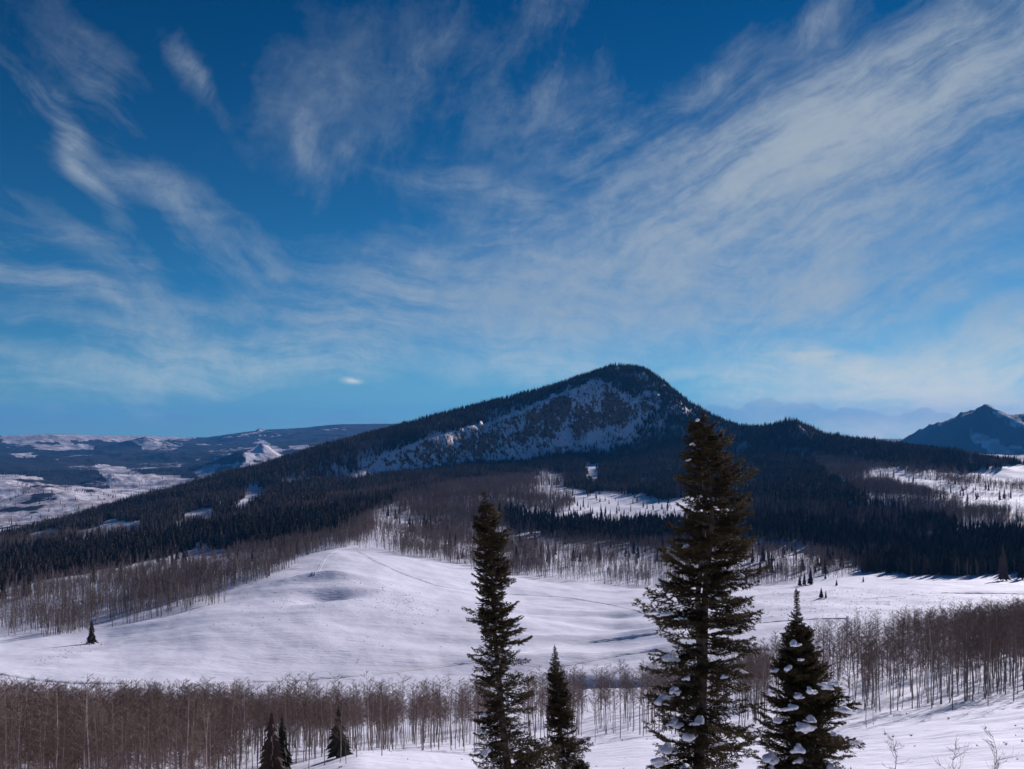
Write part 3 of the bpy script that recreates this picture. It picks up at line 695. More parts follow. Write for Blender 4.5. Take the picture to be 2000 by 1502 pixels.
def grow(kind, mask, u0, u1, r0, r1, dens, hmin, hmax, seed):
    n = int(area(u0, u1, r0, r1)*dens*1.5); x, y, r = sample(n, u0, u1, r0, r1)
    z0 = height(x, y, False); u, v = uv_of(x, y, z0)
    j1, j2 = fbm(x, y, 35, 3, .6, seed), fbm(x, y, 28, 3, .6, seed+3)
    m = look(mask, u+j1*7, v+j2*3.5)
    if mask is ASPEN: m = np.maximum(m, .5*(look(CONIF, u+j1*9, v+j2*5) > .5))
    clump = np.clip(.85+1.0*fbm(x, y, 60, 4, .6, seed+6), .12, 1.3)
    cr = crest_r(u)
    keep = (rng.uniform(0, 1.5, n) < m*clump) & (r < cr+70)
    x, y = x[keep], y[keep]; z = height(x, y); h = rng.uniform(hmin, hmax, len(x))*rng.choice([1, 1, 1, .7, 1.15], len(x))
    TREES[kind].append(np.stack([x, y, z, h], 1))
grow('c', CONIF, -320, 2320, 600, 1300, .068, 8, 17, 61)
grow('c', CONIF, -320, 2320, 1300, 2330, .075, 8, 15, 64)
grow('a', ASPEN, -320, 2320, 400, 900, .13, 7, 10.5, 67)
grow('a', ASPEN, -320, 2320, 900, 1900, .11, 8, 12.5, 70)
# scattered firs on open spots and on the rock face
SPARSE = raster([([(660, 950), (1170, 745), (1290, 745), (1420, 820), (1420, 900), (1190, 892), (900, 915)], .10), ([(1290, 745), (1420, 820), (1420, 880), (1330, 850)], .35), ([(1170, 742), (1290, 745), (1330, 790), (1250, 800), (1200, 770)], .25), ([(1500, 825), (1640, 855), (1640, 880), (1500, 870)], .3),
  ([(0, 1150), (300, 1095), (560, 1062), (600, 1090), (200, 1200), (0, 1230)], .05), ([(740, 1000), (1320, 900), (1330, 1110), (900, 1100)], .06), ([(1450, 1045), (1700, 1110), (1690, 1135), (1450, 1140)], .10),
  ([(1590, 905), (2000, 960), (2200, 1070), (1800, 1010)], .035), ([(870, 910), (1000, 905), (1180, 870), (1180, 892), (1000, 915), (870, 925)], .5)])
grow('c', SPARSE, -320, 2320, 600, 2330, .04, 6, 14, 73)
def lane(kind, fn, u0, u1, r0, r1, dens, hmin, hmax, seed):
    n = int(area(u0, u1, r0, r1)*dens*2.2); x, y, r = sample(n, u0, u1, r0, r1); u = 1000+F*x/y
    d = fn(u, r)*(.8+.8*fbm(x, y, 14, 3, .6, seed)); k = rng.uniform(0, 2.2, n) < d; x, y = x[k], y[k]
    z = height(x, y); h = rng.uniform(hmin, hmax, len(x)); TREES[kind].append(np.stack([x, y, z, h], 1))
def g1(u, r):
    back = np.interp(u, [-400, 0, 80, 160, 300, 900, 960, 1000], [150, 150, 165, 185, 195, 198, 195, 180])
    front = edge_r(u)+np.interp(u, [-400, 420, 520, 700, 950], [-25, -20, 4, 12, 14])
    dn = np.interp(u, [-400, 420, 540, 700, 940, 960, 985], [1.5, 1.5, .8, .62, .55, .4, .0])
    return dn*(r < back)*(r > front)
lane('a', g1, -400, 990, 60, 215, .25, 6.4, 10.4, 80)
def g2(u, r): return np.interp(u, [1020, 1060, 1120, 1200, 1330, 1460, 1500], [0, .5, .8, .6, .5, .6, 1])*(r < 205)*(r > edge_r(u)+16)
lane('a', g2, 1020, 1500, 110, 210, .11, 8.5, 11.5, 84)
def g3(u, r):
    dn = np.interp(u, [1440, 1500, 1600, 1750, 2000, 2350], [.45, .42, .55, .75, 1.4, 1.6])
    gap = (r > 214) & (r < 232) & (u < 1800)
    back = np.interp(u, [1440, 1590, 1600, 1800, 2000, 2400], [215, 222, 262, 270, 285, 290])
    return dn*(r < back)*(r > edge_r(u)+np.interp(u, [1440, 1640, 1700, 2000], [20, 8, 4, 3]))*(~gap)
lane('a', g3, 1440, 2400, 108, 292, .125, 8.8, 12.2, 88)
TR = {k: np.concatenate(v) for k, v in TREES.items()}

def pick_individuals(T, n):
    u, v = uv_of(T[:, 0], T[:, 1], T[:, 2]); vt = HV-F*(T[:, 2]+T[:, 3])/T[:, 1]
    app = T[:, 3]/T[:, 1]*F; ok = (u > -5) & (u < 2005) & (vt < 1480)
    app = np.where(ok, app, 0); o = np.argsort(-app); ch = np.zeros(len(T), bool); ch[o[:n]] = True
    return ch
chA = pick_individuals(TR['a'], 288); chC = pick_individuals(TR['c'], 270)
A_PLACES = [(90, 'tall bare aspen in the outermost left corner stand', 'aspens in the lower left corner'),
            (180, 'bare aspen straight below the lone fir on the snow', 'aspens below the lone fir'),
            (280, 'bare aspen below and right of the lone fir', 'aspens right of the lone fir'),
            (390, 'bare aspen in the middle of the lower left stand', 'aspens in the middle of the left stand'),
            (510, 'bare aspen just left of the twin dark firs', 'aspens left of the twin small firs'),
            (600, 'bare aspen just right of the twin dark firs, before the knoll', 'aspens right of the twin small firs'),
            (700, 'bare pale-trunked aspen behind the round small fir', 'aspens behind the round small fir'),
            (810, 'bare thin aspen behind the left half of the snowy knoll', 'aspens behind the left half of the knoll'),
            (1000, 'bare thin aspen behind the snowy knoll close to the tall slim fir', 'aspens behind the knoll'),
            (1400, 'sparse bare aspen on the snow between the two tallest firs', 'aspens between the tall firs'),
            (1650, 'bare aspen standing directly behind the snow-laden fir', 'aspens behind the snow-laden fir'),
            (1750, 'bare aspen at the thin left front of the right-hand grove', 'aspens at the left front of the right grove'),
            (1880, 'bare aspen in the middle front of the right-hand grove', 'aspens in the middle of the right grove'),
            (9999, 'bare dark aspen in the dense grove at the right edge', 'aspens of the right-hand grove')]
MED_A = {}; MED_C = {}
def place_of(u, places):
    for lim, l, g in places:
        if u < lim: return l, g
def single_aspen(x, y, z, h, k, label, group, rz=None, fat=1.0):
    rz = random.uniform(0, 6.28) if rz is None else rz
    e = empty('bare_aspen', (x, y, z-.05), rz); tag(e, label, 'aspen tree', group)
    e.rotation_euler = (random.uniform(-.035, .035), random.uniform(-.035, .035), rz)
    w = h*fat*random.uniform(.9, 1.2); e.scale = (w, w, h)
    put('trunk', asp_t[k], e); put('crown', asp_c[k], e)
    return e
for row in TR['a'][chA]:
    u = 1000+F*row[0]/row[1]; l, g = place_of(u, A_PLACES); fr = np.hypot(row[0], row[1]) < MED_A.setdefault(g, np.median([np.hypot(q[0], q[1]) for q in TR['a'][chA] if place_of(1000+F*q[0]/q[1], A_PLACES)[1] == g])); l = ('front row ' if fr else 'back row ')+l.replace('tall ', '', 1); g = g+(', front' if fr else ', back'); single_aspen(*row, random.randrange(6), l, g)
C_PLACES = [(420, 'dark fir in the forest fringe above the left aspens', 'firs fringing the left aspens'),
            (720, 'dark fir along the lower forest edge above the crest of the snow hill', 'firs above the snow hill'),
            (1120, 'dark fir among grey aspens between the snow hill and the tall slim fir', 'firs among the central aspens'),
            (1400, 'dark pointed fir in the band behind the aspens below the rock face', 'firs in the band below the rock face'),
            (1700, 'dark fir on the thinly wooded slope right of the tallest fir', 'firs right of the tallest fir'),
            (1780, 'dark fir at the left corner of the right-hand forest above the meadow', 'firs at the corner of the right forest'),
            (1860, 'dark fir in the middle of the right forest edge above the open meadow', 'firs in the middle of the right forest edge'),
            (1930, 'dark fir of the right forest edge, above the dense aspen grove', 'firs above the right aspen grove'),
            (9999, 'dark fir of the forest edge in the outermost right of the picture', 'firs edging the right meadow')]
def single_fir(x, y, z, h, k, label, group=None, fat=1.0, parts=True, cat='fir tree'):
    if parts:
        e = empty('fir_tree', (x, y, z-.1), random.uniform(0, 6.28)); e.scale = (h*fat, h*fat, h); put('trunk', con_hi_t[k], e); put('crown', con_hi_c[k], e)
    else:
        e = put('fir_tree', con_mesh[k], None, None, (x, y, z-.1)); e.scale = (h*fat, h*fat, h); e.rotation_euler = (0, 0, random.uniform(0, 6.28))
    return tag(e, label, cat, group)
for row in TR['c'][chC]:
    u = 1000+F*row[0]/row[1]; l, g = place_of(u, C_PLACES); tl_ = row[3] > MED_C.setdefault(g, np.median([q[3] for q in TR['c'][chC] if place_of(1000+F*q[0]/q[1], C_PLACES)[1] == g])); l = ('tall ' if tl_ else 'short ')+l; g = ('taller ' if tl_ else 'shorter ')+g; single_fir(*row, random.randrange(5), l, g, 1.0, False)

def mass(T, name, coll, nv, label, cat, hmul=1.0, wmul=1.0):
    n = len(T); 
    if n == 0: return
    s = T[:, 3]*hmul; w = s*rng.uniform(.8, 1.25, n)*wmul
    tl = rng.normal(0, .035, (n, 2))
    scatter(name, T[:, :3]-np.array([0, 0, .1]), np.stack([w, w, s], 1), rng.uniform(0, 6.28, n), rng.integers(0, nv, n), coll, label, cat, tl)
restA = TR['a'][~chA]; restC = TR['c'][~chC]
uA = 1000+F*restA[:, 0]/restA[:, 1]; rA = np.hypot(restA[:, 0], restA[:, 1])
nearA = rA < 330
mass(restA[nearA & (uA < 1010)], 'aspen_grove', C_ASPN, 6, 'mass of bare aspens along the bottom left behind the front rows', 'aspen grove')
mass(restA[nearA & (uA >= 1010)], 'aspen_grove', C_ASPN, 6, 'mass of bare aspens at the lower right behind the front rows', 'aspen grove')
mass(restA[~nearA & (uA < 700)], 'aspen_wood', C_ASPF, 4, 'hazy brown aspen wood on the left slope beside the snow hill', 'aspen wood')
mass(restA[~nearA & (uA >= 700)], 'aspen_wood', C_ASPF, 4, 'grey brown aspen wood between the meadow and the dark firs', 'aspen wood')
rC = np.hypot(restC[:, 0], restC[:, 1])
mass(restC[rC < 1000], 'fir_forest', C_CON, 5, 'dark fir forest on the lower slopes', 'fir forest')
mass(restC[rC >= 1000], 'fir_forest', C_CONLO, 5, 'dark fir forest covering the mountain up to its crest', 'fir forest')
print('TREES', len(restA), len(restC))

# distant woods in the left valley: real trees, a few pixels tall
def far_wood():
    n = 60000; x, y, r = sample(n, -200, 1000, 2400, 5200); z = height(x, y, False); u, v = uv_of(x, y, z)
    f = 1-look(FAROPEN, u, v)-.8*ss(fbm(x, y, 620, 5, .62, 55), .42, .62)
    k = (rng.uniform(0, 1, n) < np.clip(f, 0.04, 1)*np.where(fbm(x, y, 120, 3, .6, 91) > -.1, .5, .08)); x, y, z = x[k], y[k], z[k]
    mass(np.stack([x, y, z, rng.uniform(9, 15, len(x))], 1), 'distant_wood', C_CONLO, 5, 'dark woods dotted over the far left valley', 'distant wood')
far_wood()

# small shrubs poking through the snow
def shrub_mesh(seed):
    R = random.Random(seed); m = MB()
    for i in range(22):
        a = R.uniform(0, 6.28); e = Vector((math.cos(a)*R.uniform(.2, .9), math.sin(a)*R.uniform(.2, .9), R.uniform(.3, 1))); w = Vector((-math.sin(a), math.cos(a), 0))*.07
        q = e*.15; m.tri(q-w, q+w, e)
    return m.mesh('shrub', [M_SHRUB])
C_SHRUB = proto_collection('shrubs', [shrub_mesh(i) for i in range(4)])
SHR = raster([([(430, 1150), (560, 1120), (650, 1112), (700, 1130), (800, 1150), (880, 1190), (840, 1230), (760, 1230), (600, 1200), (480, 1200)], .35),
              ([(700, 1140), (760, 1150), (850, 1180), (860, 1205), (780, 1200), (720, 1170)], 1.5),
              ([(640, 1200), (860, 1230), (900, 1300), (650, 1300), (500, 1260)], .10), ([(1480, 1155), (1700, 1150), (1950, 1160), (2100, 1180), (2000, 1200), (1820, 1220), (1700, 1232), (1500, 1210)], .55),
              ([(1650, 1175), (1850, 1175), (1900, 1200), (1700, 1225)], 1.0), ([(520, 1300), (60, 1345), (130, 1370), (0, 1345), (0, 1320)], .12), ([(110, 1260), (230, 1240), (180, 1290), (60, 1300)], .5),
              ([(350, 1190), (480, 1160), (600, 1180), (500, 1260)], .12)])
def shrubs():
    n = 48000; x, y, r = sample(n, -50, 2100, 240, 560); z0 = height(x, y, False); u, v = uv_of(x, y, z0)
    k = rng.uniform(0, 1.6, n) < look(SHR, u, v)*(.5+1.1*fbm(x, y, 9, 2, .5, 95)); x, y = x[k], y[k]; z = height(x, y)
    s = rng.uniform(.14, .5, len(x)); s3 = np.stack([s*1.2, s*1.2, s*.8], 1)
    scatter('shrubs', np.stack([x, y, z-.05], 1), s3, rng.uniform(0, 6.28, len(x)), rng.integers(0, 4, len(x)), C_SHRUB, 'small dry shrubs poking through the snowfield', 'shrubs')
    n = 900; x, y, r = sample(n, 500, 2100, 58, 118); z = height(x, y); k = rng.uniform(0, 1, n) < .25*(.4+1.5*fbm(x, y, 10, 2, .5, 97)); x, y, z = x[k], y[k], z[k]
    s = rng.uniform(.08, .3, len(x)); scatter('grass_tufts', np.stack([x, y, z-.02], 1), np.stack([s, s, s*1.1], 1), rng.uniform(0, 6.28, len(x)), rng.integers(0, 4, len(x)), C_SHRUB, 'dry stems sticking out of the near snow slope', 'dry grass')
shrubs()

# ============================================================ ski tracks and roads pressed into the snow: raised snow berms
def track(name, uv, width, hgt, label, rmin=200, rmax=640):
    pts = []
    for i in range(len(uv)-1):
        (ua, va), (ub, vb) = uv[i], uv[i+1]; n = max(2, int(abs(ub-ua)/10+abs(vb-va)/6))
        for k in range(n): t = k/n; pts.append((ua+(ub-ua)*t, va+(vb-va)*t))
    pts.append(uv[-1]); P = np.array([ground(u, v, rmin, rmax, 900)[:2] for u, v in pts])
    for _ in range(4): P[1:-1] = (P[:-2]+2*P[1:-1]+P[2:])/4
    # resample finely
    d = np.concatenate([[0], np.cumsum(np.hypot(*np.diff(P, axis=0).T))]); s = np.arange(0, d[-1], 1.5)
    P = np.stack([np.interp(s, d, P[:, 0]), np.interp(s, d, P[:, 1])], 1)
    T = np.gradient(P, axis=0); T /= np.linalg.norm(T, axis=1)[:, None]; Nn = np.stack([-T[:, 1], T[:, 0]], 1)
    prof = [(-1, -.06), (-.62, 1), (-.3, .1), (.3, .1), (.62, 1), (1, -.06)]
    V = []
    for a, b in prof:
        q = P+Nn*a*width*(.9+.1*np.sin(s*.7))[:, None]; z = height(q[:, 0], q[:, 1]); V.append(np.column_stack([q, z+.02+b*hgt*(1+.3*np.sin(s*1.3+a))]))
    V = np.stack(V, 1); n, m = V.shape[:2]; idx = np.arange(n*m).reshape(n, m)
    f = np.stack([idx[:-1, :-1], idx[1:, :-1], idx[1:, 1:], idx[:-1, 1:]], -1).reshape(-1, 4)[:, ::-1]
    me = bpy.data.meshes.new(name); me.from_pydata(V.reshape(-1, 3).tolist(), [], f.tolist()); me.materials.append(M_CLUMP)
    me.polygons.foreach_set('use_smooth', [True]*len(f)); me.update()
    return tag(put(name, me), label, None, None, 'structure')
track('ski_track', [(612, 1125), (630, 1098), (645, 1080), (662, 1074)], 1.0, .14, 'faint ski track climbing to the snow hill crest', 420, 640)
track('ski_track', [(700, 1077), (735, 1097), (790, 1122), (860, 1146), (960, 1158), (1100, 1166), (1200, 1182), (1300, 1208)], 1.0, .16, 'long ski track curving down the snow hill into the meadow', 300, 640)
track('snow_road', [(-80, 1312), (0, 1316), (70, 1328), (150, 1334), (400, 1336), (600, 1327), (720, 1318), (850, 1303), (930, 1292), (1060, 1268), (1160, 1254), (1290, 1236)], 1.1, .22, 'thin snow track along the foot of the snowfield', 230, 420)
track('ski_track', [(1400, 1226), (1500, 1215), (1600, 1209), (1660, 1208)], .9, .22, 'faint ski track across the right meadow', 300, 500)
track('snow_road', [(1440, 1262), (1560, 1274), (1660, 1284), (1760, 1290)], 1.2, .22, 'packed track leading into the right-hand grove', 200, 340)
track('ski_track', [(1690, 1170), (1830, 1158), (1990, 1160), (2100, 1163)], 1.0, .22, 'track along the far edge of the right meadow', 380, 620)
track('ski_track', [(1100, 1300), (1190, 1283), (1290, 1268)], .9, .2, 'short track in the hollow behind the tallest firs', 230, 400)

# ============================================================ individual firs and aspens in the middle distance
def fir_at(u, vb, vt, fat, label, group=None, rmin=150, rmax=900, r=None):
    if r: y = r*math.cos(math.atan((u-1000)/F)); x = (u-1000)/F*y; z = float(height(np.array([x]), np.array([y]))[0])
    else: x, y, z = ground(u, vb, rmin, rmax)
    top = (HV-vt)/F*y; h = max(top-z, 2.0)
    return single_fir(x, y, z, h, random.randrange(5), label, group, fat)
fir_at(179, 1258, 1208, 1.7, 'lone dark fir at the left foot of the snow hill casting a long shadow')
fir_at(1604, 1168, 1146, 1.5, 'left of two little firs alone on the open right meadow')
fir_at(1613, 1168, 1152, 1.3, 'right and smaller of two little firs alone on the open right meadow')
fir_at(1583, 1142, 1108, 1.3, 'tallest of the dark firs clustered at the meadow edge'); fir_at(1571, 1143, 1116, 1.3, 'middle of the dark firs clustered at the meadow edge'); fir_at(1562, 1144, 1122, 1.2, 'lowest of the dark firs clustered at the meadow edge')
for u, vb, vt, l in ((1959, 1135, 1062, 'tall fir standing forward of the forest near the right edge'), (1997, 1132, 1066, 'fir cut by the right edge of the picture at the forest foot'), (1976, 1118, 1080, 'small fir between two taller ones at the right forest foot'),
                     (1634, 1144, 1130, 'tiny fir on the meadow right of the dark cluster'), (1686, 1137, 1124, 'tiny fir with a thin shadow below the right forest'), (1612, 1131, 1118, 'tiny fir above the two meadow firs')):
    fir_at(u, vb, vt, 1.3, l)
fir_at(530, 1508, 1383, 1.3, 'left and taller of the twin small firs at the bottom left', r=92)
fir_at(551, 1512, 1394, 1.25, 'right and shorter of the twin small firs at the bottom left', r=94)
fir_at(661, 1480, 1376, 1.8, 'small round-bodied fir at the edge of the snowy knoll', r=93)

def aspen_at(u, vt, r, label, group=None, fat=1.0, k=None):
    y = r*math.cos(math.atan((u-1000)/F)); x = (u-1000)/F*y; z = float(height(np.array([x]), np.array([y]))[0]); h = (HV-vt)/F*y-z
    return single_aspen(x, y, z, max(h, 1.5), random.randrange(6) if k is None else k, label, group, None, fat)
for u, vt, r, l in ((634, 1360, 88, 'bare aspen just left of the small round fir on the knoll'), (664, 1372, 86, 'thin bare aspen in front of the small round fir'), (676, 1378, 84, 'leaning bare aspen crossing the right side of the small round fir'),
                    (697, 1335, 90, 'tall bare aspen rising right of the small round fir'), (746, 1330, 93, 'bare aspen standing alone on the knoll edge'), (603, 1390, 84, 'bare aspen at the bottom left of the knoll'),
                    (1692, 1310, 100, 'bare aspen farthest down the slope beside the snow-laden fir'), (1706, 1330, 104, 'thin bare aspen just right of the lowest one by the snow-laden fir'),
                    (1930, 1240, 112, 'bare aspen on the slope crest in front of the right grove'), (1980, 1225, 113, 'bare aspen nearest the right edge in front of the grove'), (1860, 1250, 112, 'slim bare aspen forward of the middle of the right grove')):
    aspen_at(u, vt, r, l)

# ============================================================ foreground firs, branch by branch
def branch_mesh(seed, dense=1.0, width=.42):
    """a fir bough of unit length along +x with side shoots, needles as slim triangles"""
    R = random.Random(seed); m = MB(); sag = R.uniform(.08, .2)
    def ax(t): return Vector((t, .05*math.sin(t*4+seed), -sag*math.sin(t*2.2)+.12*t*t))
    m.tube([ax(t) for t in (0, .3, .6, .85, 1)], [.012, .009, .006, .004, .002], 4, 1)
    def needles(p, q, n, ln):
        d = (q-p); dn = d.normalized(); o = dn.orthogonal().normalized(); o2 = dn.cross(o)
        for i in range(n):
            t = (i+R.random())/n; a = R.uniform(0, 6.28); rad = (o*math.cos(a)+o2*math.sin(a)); e = (rad+dn*R.uniform(.3, .9)+Vector((0, 0, .25))).normalized()*ln*R.uniform(.7, 1.2)
            b = p+d*t; w = e.cross(dn).normalized()*ln*.17
            m.tri(b-w, b+w, b+e, 0)
    ts = 15
    for i in range(ts):
        t = .12+.88*i/ts+R.uniform(-.02, .02)
        for s in (-1, 1):
            if R.random() > .93: continue
            ln = width*(1-.75*t)*R.uniform(.7, 1.15)*(.55+.9*t if t < .35 else 1); p = ax(min(t, 1))
            ang = R.uniform(.75, 1.1); d = Vector((math.cos(ang), s*math.sin(ang), R.uniform(-.25, .22))).normalized(); q = p+d*ln
            m.tube([p, q], [.004, .0015], 3, 1)
            needles(p, q, int(44*dense*ln/.3), .036)
            for k in range(3):
                tt = R.uniform(.25, .9); p2 = p.lerp(q, tt); a2 = R.choice((-1, 1))*R.uniform(.5, .9)
                d2 = Vector((d.x*math.cos(a2)-d.y*math.sin(a2), d.x*math.sin(a2)+d.y*math.cos(a2), d.z+R.uniform(-.3, .3))).normalized(); q2 = p2+d2*ln*.42
                needles(p2, q2, int(20*dense*ln/.3), .034)
    needles(ax(.15), ax(.6), int(22*dense), .034); needles(ax(.6), ax(1.02), int(26*dense), .034)
    return m.mesh('fir_branch', [M_NEEDLE, M_BARK])
BR = [branch_mesh(s, 1.1, w) for s, w in ((1, .42), (2, .36), (3, .48), (4, .40), (5, .34), (6, .45))]
BRUP = [branch_mesh(s, 2.0, w) for s, w in ((11, .5), (12, .55), (13, .46), (14, .52))]
def clump_mesh(seed):
    R = random.Random(seed); import bmesh
    bm = bmesh.new(); bmesh.ops.create_icosphere(bm, subdivisions=3, radius=1)
    lobes = [(Vector((0, 0, 0)), .45)]+[(Vector((R.uniform(-.75, .75), R.uniform(-.45, .45), R.uniform(-.25, .5))), R.uniform(.24, .44)) for _ in range(6)]
    for v in bm.verts:
        n = v.co.normalized(); s = 0
        for c, r in lobes:
            b = n.dot(c); q = r*r-c.length_squared+b*b
            if q > 0: s += max(0, b+math.sqrt(q))**6
        s = s**(1/6)+.035*math.sin(n.x*11+seed)*math.sin(n.y*9)*math.sin(n.z*7)
        v.co = Vector((n.x*s, n.y*s, n.z*s*(1.0 if n.z > 0 else .6)-.12*(n.x*s)**2))
    me = bpy.data.meshes.new('snow_clump'); bm.to_mesh(me); bm.free(); me.materials.append(M_CLUMP)
    me.polygons.foreach_set('use_smooth', [True]*len(me.polygons)); return me
CL = [clump_mesh(s) for s in range(9)]
def pad_mesh(seed):
    """snow lying along a bough: overlapping uneven pads, unit = bough length"""
    R = random.Random(seed); vs = []; fs = []; x = R.uniform(.3, .5)
    while x < .98:
        c = CL[R.randrange(9)]; r = R.uniform(.07, .155)*(1.2-.5*x); yy = R.choice((0, 0, 1, -1))*R.uniform(.05, .2)*(1.1-x); zz = -.14*math.sin(x*2.2)+.12*x*x+.035
        a = R.uniform(0, 3.1); k = len(vs); ca, sa = math.cos(a), math.sin(a)
        for v in c.vertices:
            p = v.co; vs.append((x+(p.x*ca-p.y*sa)*r*1.3, yy+(p.x*sa+p.y*ca)*r, zz+p.z*r*.55-abs(yy)*.1))
        fs += [tuple(i+k for i in f.vertices) for f in c.polygons]; x += R.uniform(.05, .22)
    me = bpy.data.meshes.new('snow_pad'); me.from_pydata(vs, [], fs); me.materials.append(M_CLUMP); me.polygons.foreach_set('use_smooth', [True]*len(fs)); me.update(); return me
PADS = [pad_mesh(s) for s in range(8)]

def frame_mat(p, d, roll, sc):
    d = d.normalized(); up = Vector((0, 0, 1)); y = up.cross(d)
    y = y.normalized() if y.length > .05 else Vector((0, 1, 0)); z = d.cross(y)
    M = Matrix((d, y, z)).transposed().to_4x4()
    return Matrix.Translation(p) @ M @ Matrix.Rotation(roll, 4, 'X') @ Matrix.Diagonal((sc[0], sc[1], sc[2], 1))

def big_fir(name, ubase, utop, vtop, dist, prof, nbr, seed, label, snow, trunk_r, upness, extra=None, leaders=1, explicit=(), gap=0.0):
    """prof: rows (v, left reach px, right reach px, centre u) measured on the crown"""
    R = random.Random(seed); y0 = dist; x0 = (ubase-1000)/F*y0; zb = float(height(np.array([x0]), np.array([float(y0)]))[0])-.15
    e = empty(name, (x0, y0, zb)); tag(e, label, 'fir tree')
    pr = np.array(prof, float); px = y0/F
    def zv(v): return (HV-v)*px-zb
    zt = zv(vtop); Zs = zv(pr[:, 0])[::-1]; Ls = (pr[:, 1]*px)[::-1]; Rs = (pr[:, 2]*px)[::-1]; Cs = ((pr[:, 3]-1000)*px-x0)[::-1]
    def at(z): return np.interp(z, Zs, Ls), np.interp(z, Zs, Rs), np.interp(z, Zs, Cs)
    def axis(z):
        if z <= Zs[0]: c = Cs[0]*max(0, z/Zs[0])
        else: c = at(z)[2]
        return Vector((c, .06*math.sin(z*.9+seed), z))
    tr = MB(); zs = [zt*k/16 for k in range(17)]; zs[0] = -.3
    tr.tube([axis(z) for z in zs], [trunk_r*(1-.97*max(z, 0)/zt)+.004 for z in zs], 9); put('trunk', tr.mesh('fir_trunk', [M_BARK], True), e)
    for k in range(1, leaders):
        tr = MB(); zz = [zt*(.35+.6*j/8) for j in range(9)]
        tr.tube([axis(z)+Vector((.25*min(1, j*.4)*(-1)**k, -.05*j*.2, 0)) for j, z in enumerate(zz)], [trunk_r*.6*(1-.95*j/8)+.004 for j in range(9)], 7); put('trunk', tr.mesh('fir_second_trunk', [M_BARK], True), e)
    for k in range(4): put('branch', BRUP[k], e, frame_mat(axis(zt-.30-.12*k), Vector((.12*math.sin(k*2), .12*math.cos(k*2), 1)), k*1.6, (.34, .16, .16)))
    brs = []
    zlow = 2.0 if nbr > 200 else .8
    for i in range(nbr):
        f = (i+R.random()*.8)/nbr; z = zlow+(zt*.992-zlow)*f**.92
        l, r, c = at(z); a = i*2.399963+R.uniform(-.4, .4); ca, sa = math.cos(a), math.sin(a)
        reach = ((l if ca < 0 else r)*abs(ca)+(l+r)*.5*abs(sa))*.88
        if reach < .02: reach = .02
        tl = (z/zt); ln = reach*(R.uniform(.74, 1.06) if z/zt > .6 else R.uniform(.5, 1.14))*(1+.25*(R.random() < .12)) ; 
        if gap and R.random() < gap: ln *= R.uniform(.45, .75)
        up = upness[0]+(upness[1]-upness[0])*tl+R.uniform(-.25, .15)
        d = Vector((ca, sa, up)).normalized(); p = axis(z-abs(up)*ln*.5)
        ln = max(ln/max(.55, math.hypot(d.x, d.y)), .10)
        me = R.choice(BRUP if tl > .55 else BR)
        ws = max(.75, min(1.8, 1.0/max(ln, .35)))*R.uniform(.9, 1.2)
        o = put('branch', me, e, frame_mat(p, d, R.uniform(-.5, .5), (ln, ln*ws, ln*ws))); brs.append((p, d, ln, tl, o))
    for (v, side, reach, up) in explicit:                 # boughs that stick out of the outline
        z = zv(v)-up*.4*reach*px; l, r, c = at(z); d = Vector((side, -.25, up)).normalized(); ln = reach*px
        for k in range(3):
            dd = (d+Vector((0, R.uniform(-.25, .25), R.uniform(-.16, .1)))).normalized(); p = axis(z)+Vector((0, 0, -.1*k))
            put('branch', R.choice(BR), e, frame_mat(p, dd, R.uniform(-.3, .3), (ln*(1-.08*k), ln*.8, ln*.8))); brs.append((p, dd, ln, z/zt, None))
    for (u, v, sz, dy) in ((a_, b_, c_*1.2, d_) for a_, b_, c_, d_ in (extra or ())):                   # snow pillows one can tell apart, each on a bough of its own
        q = Vector(((u-1000)*px-x0, dy, zv(v))); p = axis(q.z+.15); d = q-p+Vector((0, 0, -.16*sz*px)); ln = d.length*1.12
        put('branch', R.choice(BR), e, frame_mat(p, d, R.uniform(-.3, .3), (ln, max(ln, .6), ln)))
        put('snow_clump', R.choice(CL), e, frame_mat(q, Vector((d.x, d.y, d.z*.4-.05)), R.uniform(-.25, .25), (sz*px*.8, sz*px*.62, sz*px*.44)))
        put('snow_clump', R.choice(CL), e, frame_mat(q+Vector((R.uniform(-.6, .6), R.uniform(-.2, .2), -.15))*sz*px, Vector((d.y, d.x, -.1)), R.uniform(-.25, .25), (sz*px*.6, sz*px*.42, sz*px*.32)))
    n = 0; tries = 0
    cnt, lo, hi, smin, smax = snow
    while n < cnt and tries < 4000:
        tries += 1; p, d, ln, tl, o = R.choice(brs)
        if o is None or not (lo < tl < hi) or d.y > .5 or ln < .25 or o.get('s'): continue
        if R.random() < .5 and d.x > 0: continue
        o['s'] = 1; m = o.matrix_local.copy(); put('snow_clump', R.choice(PADS), e, m @ Matrix.Diagonal((R.uniform(.9, 1.05), R.uniform(.6, 1.2), R.uniform(.7, 1.3), 1))); n += 1
    for b in brs:
        if b[4] is not None and 's' in b[4]: del b[4]['s']
    return e
